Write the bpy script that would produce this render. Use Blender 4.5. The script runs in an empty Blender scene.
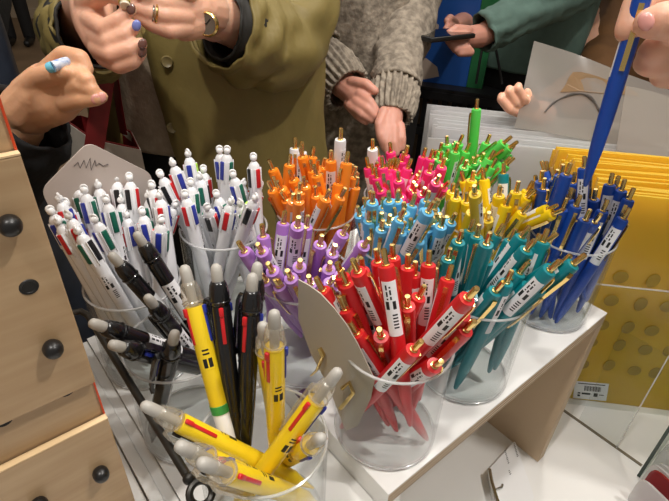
import bpy, bmesh, math, random
from mathutils import Vector, Matrix, Quaternion, noise
R_ = math.radians
random.seed(11)
SC = bpy.context.scene
COL = SC.collection

# ------------------------------------------------------------------ camera
F, CX, CY, ZC = 505.0, 334.5, 250.5, 1.30
dn = Vector((-34, -750, -505)).normalized()
up = -dn
fw = Vector((0, 0, -1)); YA = (fw - up * fw.dot(up)).normalized(); XA = YA.cross(up)
ROT = Matrix((XA, YA, up))
CAM = Vector((0, 0, ZC))
def ray(x, y): return ROT @ Vector(((x - CX) / F, (CY - y) / F, -1))
def P(x, y, d): return CAM + ray(x, y) * d
def Pz(x, y, z):
    r = ray(x, y); return CAM + r * ((z - ZC) / r.z)
def proj(p):
    c = ROT.transposed() @ (Vector(p) - CAM)
    return CX + F * c.x / -c.z, CY - F * c.y / -c.z, -c.z
cd = bpy.data.cameras.new('camera'); co = bpy.data.objects.new('camera', cd); COL.objects.link(co)
co.matrix_world = Matrix.Translation(CAM) @ ROT.to_4x4()
cd.sensor_width = 36; cd.lens = F / 669 * 36; cd.clip_start = .02; cd.clip_end = 60
SC.camera = co
SC.cycles.transparent_max_bounces = 48; SC.cycles.max_bounces = 10
SC.view_settings.view_transform = 'Standard'; SC.view_settings.look = 'None'
SC.view_settings.gamma = 1; SC.view_settings.exposure = -0.12; SC.view_settings.use_curve_mapping = False

# fixture frame: U runs along the front edge of the riser, V runs back from it
ZU, ZL, ZF = .94, .915, .674
A0 = Pz(389, 494, ZU); B0 = Pz(606, 314, ZU)
U = (B0 - A0); U.z = 0; U.normalize(); V = Vector((-U.y, U.x, 0)); Z = Vector((0, 0, 1))
def W(a, b, z): 
    p = A0 + U * a + V * b; p.z = z; return p
UANG = math.atan2(U.y, U.x)

# ------------------------------------------------------------------ materials
def lin(c):
    def f(v):
        v /= 255.0
        return v / 12.92 if v <= .04045 else ((v + .055) / 1.055) ** 2.4
    return (f(c[0]), f(c[1]), f(c[2]), 1)
MATS = {}
def mat(name, rgb, rough=.5, metal=0, var=.06, scale=40, bump=0, bscale=None, sss=0, coat=0, spec=.5, rgb2=None, trans=0):
    if name in MATS: return MATS[name]
    m = bpy.data.materials.new(name); m.use_nodes = True
    nt = m.node_tree; b = nt.nodes['Principled BSDF']
    tc = nt.nodes.new('ShaderNodeTexCoord')
    nz = nt.nodes.new('ShaderNodeTexNoise'); nz.inputs['Scale'].default_value = scale; nz.inputs['Detail'].default_value = 4
    nt.links.new(tc.outputs['Object'], nz.inputs['Vector'])
    c = lin(rgb); c2 = lin(rgb2) if rgb2 else tuple(max(0, v * (1 - var * 2)) for v in c[:3]) + (1,)
    rp = nt.nodes.new('ShaderNodeValToRGB')
    rp.color_ramp.elements[0].position = .35; rp.color_ramp.elements[1].position = .65
    rp.color_ramp.elements[0].color = c2; rp.color_ramp.elements[1].color = c
    nt.links.new(nz.outputs['Fac'], rp.inputs['Fac']); nt.links.new(rp.outputs['Color'], b.inputs['Base Color'])
    b.inputs['Roughness'].default_value = rough; b.inputs['Metallic'].default_value = metal
    b.inputs['Specular IOR Level'].default_value = spec
    if sss:
        b.inputs['Subsurface Weight'].default_value = sss; b.inputs['Subsurface Radius'].default_value = (.008, .003, .0015); b.inputs['Subsurface Scale'].default_value = 1
    if coat: b.inputs['Coat Weight'].default_value = coat
    if trans: b.inputs['Transmission Weight'].default_value = trans
    if bump:
        n2 = nt.nodes.new('ShaderNodeTexNoise'); n2.inputs['Scale'].default_value = bscale or scale; n2.inputs['Detail'].default_value = 5
        nt.links.new(tc.outputs['Object'], n2.inputs['Vector'])
        bp = nt.nodes.new('ShaderNodeBump'); bp.inputs['Strength'].default_value = bump; bp.inputs['Distance'].default_value = .003
        nt.links.new(n2.outputs['Fac'], bp.inputs['Height']); nt.links.new(bp.outputs['Normal'], b.inputs['Normal'])
    MATS[name] = m; return m

def film(name, rgb, clear=.5, milk=.0, rough=.08, glossmin=.04, trl=.5):
    """thin clear plastic: see-through tinted film + milky body + fresnel gloss"""
    if name in MATS: return MATS[name]
    m = bpy.data.materials.new(name); m.use_nodes = True; nt = m.node_tree; nt.nodes.clear()
    N = nt.nodes.new; L = nt.links.new
    out = N('ShaderNodeOutputMaterial'); tr = N('ShaderNodeBsdfTransparent'); df = N('ShaderNodeBsdfDiffuse'); tl = N('ShaderNodeBsdfTranslucent')
    gl = N('ShaderNodeBsdfGlossy'); gl.inputs['Roughness'].default_value = rough
    c = lin(rgb); 
    tc = N('ShaderNodeTexCoord'); nz = N('ShaderNodeTexNoise'); nz.inputs['Scale'].default_value = 14
    L(tc.outputs['Object'], nz.inputs['Vector'])
    hs = N('ShaderNodeMixRGB'); hs.blend_type = 'MULTIPLY'; hs.inputs['Fac'].default_value = .06; hs.inputs['Color1'].default_value = c
    L(nz.outputs['Color'], hs.inputs['Color2'])
    t = .45 + .55 * clear
    tr.inputs['Color'].default_value = tuple(1 - (1 - v) * t for v in c[:3]) + (1,) if clear < 1 else c
    L(hs.outputs['Color'], df.inputs['Color']); L(hs.outputs['Color'], tl.inputs['Color'])
    m1 = N('ShaderNodeMixShader'); m1.inputs['Fac'].default_value = trl; L(df.outputs[0], m1.inputs[1]); L(tl.outputs[0], m1.inputs[2])
    m2 = N('ShaderNodeMixShader'); m2.inputs['Fac'].default_value = milk; L(tr.outputs[0], m2.inputs[1]); L(m1.outputs[0], m2.inputs[2])
    lw = N('ShaderNodeLayerWeight'); lw.inputs['Blend'].default_value = .5
    pw = N('ShaderNodeMath'); pw.operation = 'POWER'; pw.inputs[1].default_value = 4.5; L(lw.outputs['Facing'], pw.inputs[0])
    ad = N('ShaderNodeMath'); ad.operation = 'MULTIPLY_ADD'; ad.inputs[1].default_value = .75; ad.inputs[2].default_value = glossmin; ad.use_clamp = True
    L(pw.outputs[0], ad.inputs[0])
    m3 = N('ShaderNodeMixShader'); L(ad.outputs[0], m3.inputs['Fac']); L(m2.outputs[0], m3.inputs[1]); L(gl.outputs[0], m3.inputs[2])
    bp = N('ShaderNodeBump'); bp.inputs['Strength'].default_value = .08; L(nz.outputs['Fac'], bp.inputs['Height']); L(bp.outputs['Normal'], gl.inputs['Normal'])
    L(m3.outputs[0], out.inputs['Surface'])
    MATS[name] = m; return m

def wood(name, c1, c2, rough=.45):
    if name in MATS: return MATS[name]
    m = bpy.data.materials.new(name); m.use_nodes = True; nt = m.node_tree; b = nt.nodes['Principled BSDF']
    N = nt.nodes.new; L = nt.links.new
    tc = N('ShaderNodeTexCoord'); mp = N('ShaderNodeMapping'); mp.inputs['Scale'].default_value = (5, 5, 60)
    nz = N('ShaderNodeTexNoise'); nz.inputs['Scale'].default_value = 2.2; nz.inputs['Detail'].default_value = 6
    L(tc.outputs['Object'], mp.inputs['Vector']); L(mp.outputs['Vector'], nz.inputs['Vector'])
    rp = N('ShaderNodeValToRGB'); rp.color_ramp.elements[0].position = .3; rp.color_ramp.elements[1].position = .7
    rp.color_ramp.elements[0].color = lin(c1); rp.color_ramp.elements[1].color = lin(c2)
    L(nz.outputs['Fac'], rp.inputs['Fac']); L(rp.outputs['Color'], b.inputs['Base Color']); b.inputs['Roughness'].default_value = rough
    MATS[name] = m; return m

def ply(name):
    if name in MATS: return MATS[name]
    m = bpy.data.materials.new(name); m.use_nodes = True; nt = m.node_tree; b = nt.nodes['Principled BSDF']
    N = nt.nodes.new; L = nt.links.new
    tc = N('ShaderNodeTexCoord'); wv = N('ShaderNodeTexWave'); wv.bands_direction = 'Z'; wv.inputs['Scale'].default_value = 75; wv.inputs['Distortion'].default_value = .6
    L(tc.outputs['Object'], wv.inputs['Vector'])
    rp = N('ShaderNodeValToRGB'); rp.color_ramp.elements[0].color = lin((112, 84, 58)); rp.color_ramp.elements[1].color = lin((222, 198, 164))
    L(wv.outputs['Fac'], rp.inputs['Fac']); L(rp.outputs['Color'], b.inputs['Base Color']); b.inputs['Roughness'].default_value = .6
    MATS[name] = m; return m

# ------------------------------------------------------------------ mesh helpers
def link(name, me, m, parent=None, smooth=True):
    if smooth:
        for p in me.polygons: p.use_smooth = True
    o = bpy.data.objects.new(name, me); COL.objects.link(o)
    if m is not None:
        for mm in (m if isinstance(m, (list, tuple)) else [m]): me.materials.append(mm)
    if parent is not None:
        o.parent = parent
    return o
def obj(name, bm, m, parent=None, smooth=True, angle=None):
    me = bpy.data.meshes.new(name); bmesh.ops.recalc_face_normals(bm, faces=bm.faces[:]) if bm.faces else None
    bm.to_mesh(me); bm.free()
    o = link(name, me, m, parent, smooth)
    if smooth:
        try: me.set_sharp_from_angle(angle=R_(angle or 42))
        except Exception: pass
    return o
def tag(o, label=None, cat=None, group=None, kind=None):
    if label: o['label'] = label
    if cat: o['category'] = cat
    if group: o['group'] = group
    if kind: o['kind'] = kind
    return o
def empty(name, loc, rz=0):
    o = bpy.data.objects.new(name, None); COL.objects.link(o); o.location = loc; o.rotation_euler = (0, 0, rz); o.empty_display_size = .02
    return o
def box(bm, c, s, rot=None, bev=0, mi=0):
    """box centred c with full sizes s, optional 3x3 rot"""
    t = bmesh.new(); bmesh.ops.create_cube(t, size=1)
    for v in t.verts: v.co = Vector((v.co.x * s[0], v.co.y * s[1], v.co.z * s[2]))
    if bev: bmesh.ops.bevel(t, geom=t.edges[:] , offset=bev, segments=2, affect='EDGES', profile=.5)
    for v in t.verts:
        q = v.co.copy()
        if rot is not None: q = rot @ q
        v.co = q + Vector(c)
    for f in t.faces: f.material_index = mi
    merge(bm, t)
def merge(bm, t):
    me = bpy.data.meshes.new('t'); t.to_mesh(me); t.free(); bm.from_mesh(me); bpy.data.meshes.remove(me)
def lathe(bm, prof, seg=16, ax=None, org=(0, 0, 0), rot=None, mi=0):
    rings = []
    org = Vector(org)
    def tf(q): return (rot @ q if rot is not None else q) + org
    for r, z in prof:
        if r < 1e-6: rings.append([bm.verts.new(tf(Vector((0, 0, z))))])
        else: rings.append([bm.verts.new(tf(Vector((r * math.cos(2 * math.pi * i / seg), r * math.sin(2 * math.pi * i / seg), z)))) for i in range(seg)])
    for a, b in zip(rings, rings[1:]):
        for i in range(seg):
            j = (i + 1) % seg
            if len(a) == 1 and len(b) == 1: continue
            if len(a) == 1: f = bm.faces.new((a[0], b[j], b[i]))
            elif len(b) == 1: f = bm.faces.new((a[i], a[j], b[0]))
            else: f = bm.faces.new((a[i], a[j], b[j], b[i]))
            f.material_index = mi
def frames(pts):
    """parallel-transport frames along a polyline"""
    n = len(pts); T = []
    for i in range(n):
        a = pts[max(0, i - 1)]; b = pts[min(n - 1, i + 1)]
        d = b - a; T.append(d.normalized() if d.length > 1e-9 else Vector((0, 0, 1)))
    x = T[0].orthogonal().normalized(); out = []
    for i in range(n):
        if i: 
            q = T[i - 1].rotation_difference(T[i]); x = q @ x
        x = (x - T[i] * x.dot(T[i])).normalized()
        out.append((x, T[i].cross(x), T[i]))
    return out
def tube(bm, pts, rad, seg=12, cap=True, ripple=None, mi=0, flat=1.0):
    pts = [Vector(p) for p in pts]; fr = frames(pts); rings = []
    for k, (p, (x, y, t)) in enumerate(zip(pts, fr)):
        r = rad[k] if isinstance(rad, (list, tuple)) else rad
        ring = []
        for i in range(seg):
            a = 2 * math.pi * i / seg; rr = r + (ripple(k, a, p) if ripple else 0)
            ring.append(bm.verts.new(p + x * (math.cos(a) * rr) + y * (math.sin(a) * rr * flat)))
        rings.append(ring)
    for a, b in zip(rings, rings[1:]):
        for i in range(seg):
            j = (i + 1) % seg; f = bm.faces.new((a[i], a[j], b[j], b[i])); f.material_index = mi
    if cap:
        bm.faces.new(rings[0][::-1]).material_index = mi; bm.faces.new(rings[-1]).material_index = mi
    return rings
def spline(pts, n):
    """Catmull-Rom through tuples of floats"""
    out = []; m = len(pts)
    for i in range(m - 1):
        p0 = pts[max(0, i - 1)]; p1 = pts[i]; p2 = pts[i + 1]; p3 = pts[min(m - 1, i + 2)]
        for k in range(n):
            t = k / n
            out.append(tuple(.5 * (2 * b + (c - a) * t + (2 * a - 5 * b + 4 * c - d) * t * t + (3 * b - a - 3 * c + d) * t ** 3) for a, b, c, d in zip(p0, p1, p2, p3)))
    out.append(tuple(pts[-1])); return out
def ball(bm, c, r, sub=2, sc=(1, 1, 1), rot=None):
    t = bmesh.new(); bmesh.ops.create_icosphere(t, subdivisions=sub, radius=1)
    for v in t.verts:
        q = Vector((v.co.x * sc[0], v.co.y * sc[1], v.co.z * sc[2])) * r
        v.co = (rot @ q if rot is not None else q) + Vector(c)
    merge(bm, t)
def torus(bm, c, R, r, n, seg=24, sr=8):
    """ring with axis n"""
    n = Vector(n).normalized(); x = n.orthogonal().normalized(); y = n.cross(x); c = Vector(c); rings = []
    for i in range(seg):
        a = 2 * math.pi * i / seg; d = x * math.cos(a) + y * math.sin(a)
        rings.append([bm.verts.new(c + d * (R + r * math.cos(b)) + n * (r * math.sin(b))) for b in [2 * math.pi * k / sr for k in range(sr)]])
    for i in range(seg):
        a = rings[i]; b = rings[(i + 1) % seg]
        for k in range(sr): bm.faces.new((a[k], b[k], b[(k + 1) % sr], a[(k + 1) % sr]))
def capsule(bm, p, q, r1, r2, sub=2):
    """tapered limb: two balls and a cone"""
    p = Vector(p); q = Vector(q); ball(bm, p, r1, sub); ball(bm, q, r2, sub)
    d = q - p
    if d.length < 1e-6: return
    rot = Z.rotation_difference(d.normalized()).to_matrix(); n = 14
    a = [bm.verts.new(p + rot @ Vector((math.cos(2 * math.pi * i / n) * r1, math.sin(2 * math.pi * i / n) * r1, 0))) for i in range(n)]
    b = [bm.verts.new(q + rot @ Vector((math.cos(2 * math.pi * i / n) * r2, math.sin(2 * math.pi * i / n) * r2, 0))) for i in range(n)]
    for i in range(n):
        j = (i + 1) % n; bm.faces.new((a[i], a[j], b[j], b[i]))
    bm.faces.new(a[::-1]); bm.faces.new(b)
def chain(bm, pts):
    for (p, r), (q, s) in zip(pts, pts[1:]): capsule(bm, p, q, r, s)
def fuse(bm, voxel, smooth=3, fac=.5):
    """melt overlapping shapes into one continuous skin; returns a mesh"""
    me = bpy.data.meshes.new('fuse'); bm.to_mesh(me); bm.free()
    o = bpy.data.objects.new('fuse', me); COL.objects.link(o)
    md = o.modifiers.new('r', 'REMESH'); md.mode = 'VOXEL'; md.voxel_size = voxel
    if smooth:
        ms = o.modifiers.new('s', 'SMOOTH'); ms.iterations = smooth; ms.factor = fac
    dg = bpy.context.evaluated_depsgraph_get(); dg.update()
    out = bpy.data.meshes.new_from_object(o.evaluated_get(dg))
    bpy.data.objects.remove(o); bpy.data.meshes.remove(me)
    return out
def frame_rot(x, y, z): return Matrix((x, y, z)).transposed()
FIX = frame_rot(U, V, Z)
def sheet(name, corners, m, parent=None, thick=.0006, nx=10, ny=8, bend=None):
    """thin sheet through 4 corners (bl, br, tr, tl) with real thickness and an optional bend(s,t) along its normal"""
    bl, br, tr, tl = [Vector(c) for c in corners]
    nrm = (br - bl).cross(tl - bl).normalized(); bm = bmesh.new(); g = []
    for side in (-.5, .5):
        lay = []
        for j in range(ny + 1):
            t = j / ny; row = []
            for i in range(nx + 1):
                s = i / nx
                p = (bl * (1 - s) + br * s) * (1 - t) + (tl * (1 - s) + tr * s) * t
                row.append(bm.verts.new(p + nrm * (side * thick + (bend(s, t) if bend else 0))))
            lay.append(row)
        g.append(lay)
    for lay in g:
        for j in range(ny):
            for i in range(nx): bm.faces.new((lay[j][i], lay[j][i + 1], lay[j + 1][i + 1], lay[j + 1][i]))
    a, b = g
    per = [(0, i) for i in range(nx)] + [(j, nx) for j in range(ny)] + [(ny, i) for i in range(nx, 0, -1)] + [(j, 0) for j in range(ny, 0, -1)]
    for k in range(len(per)):
        p, q = per[k], per[(k + 1) % len(per)]
        bm.faces.new((a[p[0]][p[1]], a[q[0]][q[1]], b[q[0]][q[1]], b[p[0]][p[1]]))
    return obj(name, bm, m, parent)
def prism(bm, poly, n, h, mi=0):
    """extrude a planar polygon (list of points) by n*h"""
    n = Vector(n) * h; a = [bm.verts.new(Vector(p)) for p in poly]; b = [bm.verts.new(Vector(p) + n) for p in poly]
    bm.faces.new(a[::-1]).material_index = mi; bm.faces.new(b).material_index = mi
    for i in range(len(a)):
        j = (i + 1) % len(a); bm.faces.new((a[i], a[j], b[j], b[i])).material_index = mi
# pen rest positions: base x y z, end x y z (tenths of a millimetre)
PENS = {
 'navy': [(2561,4178,9807,2057,4811,10974), (2535,4461,9642,2148,4915,10931), (2161,4620,9591,2115,4531,11008), (2223,4494,9680,2119,4462,11096), (2047,4275,9773,2091,4270,11192), (2596,4303,9769,2348,4569,11142), (2543,4338,9450,2578,4793,10795), (2350,4156,9450,2108,4357,10835), (2218,4302,9450,2267,4448,10862), (2120,4148,9501,2239,4196,10915), (2493,4209,9450,2248,4761,10735), (2719,4302,9612,2625,4490,11016), (2725,4381,9555,2727,4544,10965), (2756,4317,9574,2723,4422,10990), (2608,4160,9549,2775,4321,10950), (2385,4142,9450,2521,4229,10861), (2284,4480,9450,2410,4062,10801), (2382,4087,9450,2697,4141,10834), (2512,4499,9535,2008,4749,10839), (2167,4460,9556,1969,4426,10961), (2612,4111,9756,2136,4732,10941), (2195,4487,9602,1960,4506,11003), (2529,4280,9473,2350,4773,10793), (2749,4504,9450,2511,4471,10849), (2515,4594,9466,2425,4802,10867), (2246,4170,9450,2275,4021,10862), (2208,4428,9451,2018,4389,10858), (2077,4218,9450,2131,4211,10869)],
 'green': [(1712,5841,9842,1572,5866,11255), (1569,5825,9502,1751,5687,10904), (1608,5853,9511,1870,5587,10881), (1182,5837,9849,1907,5408,10993), (1369,5324,9611,2013,5540,10859), (1149,5800,9556,1405,5556,10932), (1534,5936,9450,1270,5755,10834), (1133,5776,9450,1171,5505,10843), (1710,5324,9450,1426,6062,10629), (1366,5712,9450,1413,5209,10777), (1380,5867,9453,1512,5331,10762), (1077,5527,9450,1587,5143,10719), (1209,5858,9849,1982,5390,10945), (1224,5606,9450,1139,5277,10829), (1168,5443,9579,1929,5354,10775), (1180,5789,9450,1233,5394,10813), (1717,5836,9463,1628,5371,10802), (1184,5406,9600,1963,5319,10784), (1261,5552,9484,1325,5398,10894), (1267,5247,9450,1758,5282,10782), (1707,5302,9483,1439,6042,10665), (1191,5657,9450,1506,5576,10832), (1245,5262,9525,1728,5321,10859), (1343,5348,9538,1985,5564,10786), (1182,5741,9450,1090,5358,10814), (1424,5855,9470,1559,5337,10786)],
 'pink': [(812,4835,9573,408,5266,10865), (810,5358,9487,562,5343,10885), (565,5295,9506,744,5209,10912), (819,5301,9450,958,5297,10863), (850,5276,9463,1028,5239,10871), (657,4726,9531,287,4900,10891), (676,4676,9472,341,4853,10840), (414,4868,9450,634,4964,10850), (1014,5197,9552,1088,4867,10931), (996,5264,9452,1073,4939,10832), (649,5379,9450,860,4887,10765), (719,4667,9452,379,4798,10824), (370,4908,9450,589,5005,10850), (371,4873,9450,543,4954,10857), (1061,4854,9499,396,4637,10735), (784,5310,9453,801,4657,10713), (752,5321,9463,777,4687,10733), (709,5359,9576,1135,4692,10755), (705,4729,9530,439,4853,10920), (892,5005,9509,598,4651,10853), (959,5300,9450,976,4951,10826), (894,5200,9545,981,4591,10825), (812,5263,9450,886,4613,10710), (1094,5034,9465,610,4543,10706), (454,5225,9626,346,5048,11030), (755,4743,9450,498,4865,10841), (405,4903,9450,631,5000,10849), (893,4827,9450,334,5331,10654), (449,4913,9487,762,4952,10872), (613,5370,9450,829,4835,10748), (870,5116,9649,982,4482,10915), (538,5259,9450,705,5161,10857), (418,5232,9450,405,4908,10832)],
 'yellow': [(1259,4843,9450,1136,4508,10824), (1848,4756,9450,1316,4977,10748), (1286,4671,9450,1147,4373,10831), (1415,4901,9450,1378,4742,10861), (1886,4618,9450,1541,4989,10777), (1755,4390,9537,1700,4346,10956), (1634,4616,9450,1947,4617,10835), (1302,4796,9624,1904,4400,10848), (1271,4848,9601,1907,4466,10812), (1469,4926,9786,2032,4142,10828), (1466,4873,9801,2064,4080,10816), (1631,4584,9450,1969,4581,10829), (1684,4797,9450,1436,4176,10702), (1322,4666,9450,1284,4171,10780), (1595,4495,9850,1174,3940,11088), (1194,4764,9450,1613,4400,10757), (1892,4543,9524,1726,4937,10879), (1460,4207,9450,1615,4247,10861), (1740,4509,9532,1523,4302,10920), (1212,4794,9450,1724,4438,10726), (1545,4607,9450,1236,4343,10811), (1382,4427,9451,1799,4205,10790), (1633,4752,9503,1347,4210,10783)],
 'ltblue': [(629,4442,9450,310,4265,10822), (359,4090,9619,306,3865,11020), (662,4357,9543,463,4083,10922), (705,4433,9450,566,4237,10849), (505,4098,9455,719,4172,10857), (734,4405,9450,858,4254,10856), (775,4407,9450,920,4141,10837), (664,4312,9562,899,3971,10920), (851,3961,9450,639,3752,10839), (628,4203,9450,750,3867,10824), (779,4145,9468,866,3842,10853), (539,4433,9451,191,4050,10773), (649,4397,9450,251,4180,10796), (386,4357,9450,401,3909,10797), (404,4105,9450,401,3738,10822), (429,4333,9450,502,3838,10779), (775,4298,9455,922,3878,10803), (861,4358,9450,987,3907,10791), (423,3955,9452,744,3625,10795), (661,4226,9483,875,3910,10851), (798,4214,9525,1032,3825,10871), (814,4389,9450,928,3947,10795), (320,4154,9454,282,3944,10858), (341,3896,9470,581,3671,10851), (858,4061,9475,922,3773,10864), (446,3881,9787,764,3536,11127), (361,4069,9450,288,3845,10850), (543,4068,9450,605,3948,10864), (674,4279,9472,274,4116,10825), (667,4430,9450,424,4144,10819), (570,4003,9478,551,3780,10881), (431,4189,9514,460,3758,10867), (319,3888,9590,560,3674,10973), (690,4399,9450,836,4097,10830), (981,3954,9450,710,3702,10821), (662,4169,9451,823,3799,10813), (762,3953,9547,574,3835,10950)],
 'orange': [(-237,4765,9543,-708,4740,10883), (-589,4659,9580,-476,4638,10996), (-98,4779,9665,-386,4712,11054), (-425,4885,9535,-265,4995,10942), (-49,4761,9646,-77,4632,11060), (-17,4306,9720,84,4464,11127), (6,4622,9541,-282,4668,10931), (-140,4884,9532,-584,4427,10801), (-248,4742,9480,-672,4422,10796), (-170,4537,9533,-320,4297,10924), (-427,4621,9465,-354,4184,10815), (-535,4728,9450,-410,4235,10776), (-336,4653,9450,-300,4373,10842), (-507,4448,9529,-72,4190,10855), (-76,4891,9456,-541,4392,10702), (35,4811,9536,82,4703,10951), (3,4680,9501,138,4650,10914), (-77,4561,9552,171,4525,10950), (37,4684,9450,176,4600,10861), (-52,4561,9450,194,4504,10847), (-30,4825,9455,-82,4706,10869), (-469,4406,9560,75,4230,10861), (-399,4915,9462,210,4826,10741), (-271,4577,9450,-158,4516,10864), (0,4749,9848,9,4688,11267), (-449,4811,9642,-457,4932,11057), (-413,4819,9606,-384,4926,11021), (119,4456,9617,-234,4427,10992), (-400,4857,9450,-211,4846,10857), (-16,4732,9535,-479,4547,10864), (-388,4951,9450,-142,4930,10848), (-85,4273,9527,20,4404,10937), (-360,4971,9450,-26,4923,10829), (-400,4642,9527,-348,4245,10889), (-120,4605,9450,-208,4292,10832)],
 'white2': [(-1208,4141,9699,-1508,4194,11097), (-1296,4252,9659,-1448,4501,11059), (-1112,4522,9657,-1151,4548,11086), (-1193,4376,9704,-1053,4463,11124), (-763,4252,9663,-804,4425,11082), (-1131,4443,9450,-1164,3941,10788), (-1183,4491,9450,-894,4356,10844), (-755,4224,9450,-863,3949,10849), (-1146,4093,9671,-678,3790,10988), (-1151,4048,9450,-764,4554,10730), (-1250,4147,9464,-1511,4319,10859), (-1162,3834,9490,-1354,3968,10901), (-1178,4087,9647,-1612,4122,11009), (-1197,4222,9450,-1342,4439,10856), (-715,4219,9601,-966,4192,11008), (-756,4060,9450,-1120,4126,10831), (-1298,3901,9535,-1331,4113,10949), (-1250,4349,9469,-1323,4532,10885), (-1274,3979,9450,-938,3995,10840)],
 'teal': [(963,3629,9482,1454,3794,10804), (1225,3531,9483,1488,3593,10877), (1075,3526,9647,1531,3457,10990), (1503,3249,9587,1672,3441,10983), (1467,3266,9529,1631,3454,10927), (1066,3724,9681,1825,3569,10871), (1229,3464,9450,1744,3496,10773), (1125,3228,9676,1612,2994,10989), (1233,3333,9606,1792,3203,10905), (1218,3313,9743,1811,3057,11008), (1210,3488,9476,1733,3530,10795), (1159,3575,9690,1677,3089,10919), (1092,3313,9493,1619,3041,10784), (1038,3321,9461,1539,3092,10769), (899,3314,9450,1250,2982,10785), (1008,3634,9450,1062,2971,10704), (947,3588,9462,1183,3773,10850), (1226,3597,9468,1187,3622,10887), (1134,3623,9450,977,3469,10853), (954,3525,9450,901,3301,10851), (943,3551,9572,980,3363,10979), (1129,3386,9716,1119,3133,11113), (1076,3471,9450,1226,3298,10851), (1003,3287,9512,1467,3157,10848), (1146,3125,9450,1307,3026,10857), (1127,3501,9677,1491,3210,11018)],
 'red': [(482,2652,9673,-116,2699,10960), (575,2600,9510,51,2677,10827), (481,3102,9450,221,2781,10809), (522,2664,9661,55,2735,11001), (514,2711,9450,81,2863,10794), (488,2695,9681,21,2806,11018), (633,2849,9850,118,2647,11158), (408,3081,9563,191,2951,10960), (619,3078,9585,299,3061,10969), (620,2397,9850,316,2724,11198), (637,3048,9595,418,3090,10997), (656,3002,9533,536,3046,10947), (689,3029,9467,598,3049,10884), (773,2866,9577,689,3058,10981), (676,2717,9522,854,2996,10902), (449,2755,9850,862,2402,11162), (545,2852,9584,902,2535,10922), (518,2830,9506,932,2494,10821), (705,2993,9520,501,2644,10881), (603,3040,9450,318,2481,10724), (119,2654,9450,579,2352,10759), (448,2996,9450,711,2286,10651), (829,2573,9450,123,2582,10682), (513,2669,9485,-17,2801,10795), (517,3101,9450,353,2860,10840), (349,2960,9450,644,2829,10833)],
 'purple': [(-499,3458,9450,-601,3509,10865), (-612,3592,9450,-439,3770,10848), (-438,3820,9749,-283,3309,11065), (-391,3835,9466,-236,3672,10868), (-276,3564,9583,-737,3213,10879), (-300,3802,9620,-588,3202,10875), (-349,3856,9587,99,3516,10891), (-83,3572,9493,-343,3017,10774), (-166,3674,9450,-553,3083,10682), (-92,3631,9450,-441,3023,10685), (-52,3809,9451,67,3155,10706), (-160,3856,9677,265,3296,10911), (-318,3781,9464,68,3102,10650), (-359,3804,9465,7,3116,10652), (-40,3598,9450,-184,3012,10735), (-161,3600,9574,-488,3021,10829), (-258,3788,9490,-107,3409,10850), (-209,3864,9450,3,3392,10772), (-375,3760,9567,-254,3098,10817), (-124,3845,9450,-30,3220,10722)],
 'white': [(-1945,3375,9574,-2301,3487,10955), (-2033,3405,9600,-2307,3661,10980), (-2041,3431,9529,-2288,3707,10910), (-1816,3345,9537,-2230,3424,10904), (-2009,3614,9600,-2294,3932,10965), (-1972,3504,9600,-2169,3830,10978), (-1924,3569,9600,-2121,3984,10954), (-1905,3740,9581,-2024,4148,10946), (-1808,3712,9600,-1887,4124,10967), (-1999,3470,9359,-2268,3748,10736), (-1609,3291,9500,-2060,3368,10855), (-1796,3462,9543,-1960,3757,10933), (-1789,3496,9200,-2164,3957,10501), (-1775,3520,9335,-1990,3828,10715), (-1510,3538,9413,-1692,3795,10808), (-1643,3513,9200,-1816,3884,10570), (-1624,3393,9501,-1410,3503,10911), (-1443,3546,9550,-1538,3868,10940), (-1951,3843,9459,-1440,3982,10787), (-1471,3696,9600,-1612,3916,11006), (-1964,3521,9442,-2157,3853,10819), (-1844,3648,9413,-1967,4033,10785), (-1784,3301,9573,-2139,3441,10952), (-1646,3499,9492,-1976,3506,10883), (-1712,3515,9355,-1865,3856,10735), (-1505,3693,9508,-1654,3900,10915)],
 'black': [(-1047,3183,9469,-1665,3100,10756), (-962,3153,9541,-1506,3238,10861), (-938,3131,9577,-1550,2453,10677), (-1475,2611,9200,-1060,2493,10564), (-944,3138,9481,-1406,2358,10588), (-1002,3180,9201,-1356,2873,10552)],
 'y3': [(-604,2011,9772,-965,2622,11071), (-595,2069,9729,-757,2618,11093), (-624,2158,9702,-495,2672,11084), (-581,2094,9671,-512,2566,11073), (-351,2147,9603,-331,2207,11081), (-358,2402,9386,-426,2339,10863), (-662,1852,9467,63,2108,10732), (-413,2412,9230,-22,1787,10514), (-76,2104,9472,-1104,1953,10525), (-66,1995,9421,-777,1600,10657), (-39,2005,9454,-623,1475,10706)],
}
# ------------------------------------------------------------------ palette
M_white = mat('white_laminate', (236, 235, 232), .35, var=.02, scale=8)
M_whitep = mat('white_plastic', (240, 240, 240), .25, var=.01)
M_floor = mat('brown_floor', (128, 104, 78), .5, var=.12, scale=3)
M_wall = mat('beige_wall', (176, 158, 134), .8, var=.05, scale=3)
M_skirt = mat('pale_skirting', (190, 172, 148), .6)
M_ply = ply('plywood_edge')
M_board = wood('birch_board', (180, 148, 110), (196, 166, 128))
M_board2 = wood('birch_pale', (222, 190, 142), (238, 210, 168))
M_leg = mat('beige_board', (196, 172, 142), .6, var=.04, scale=6)
M_orange_edge = mat('orange_paint', (226, 78, 34), .5, var=.05)
M_rubber = mat('black_rubber', (26, 25, 25), .35, var=.1)
M_iron = mat('black_iron', (58, 56, 52), .38, metal=.6, var=.2, scale=60)
M_gold = mat('gold_metal', (236, 204, 132), .22, metal=1, var=.03)
M_chrome = mat('chrome_metal', (205, 203, 196), .18, metal=1, var=.03)
M_black = mat('black_print', (22, 22, 24), .5, var=.02)
M_sticker = mat('white_sticker', (238, 238, 240), .45, var=.01)
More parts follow.
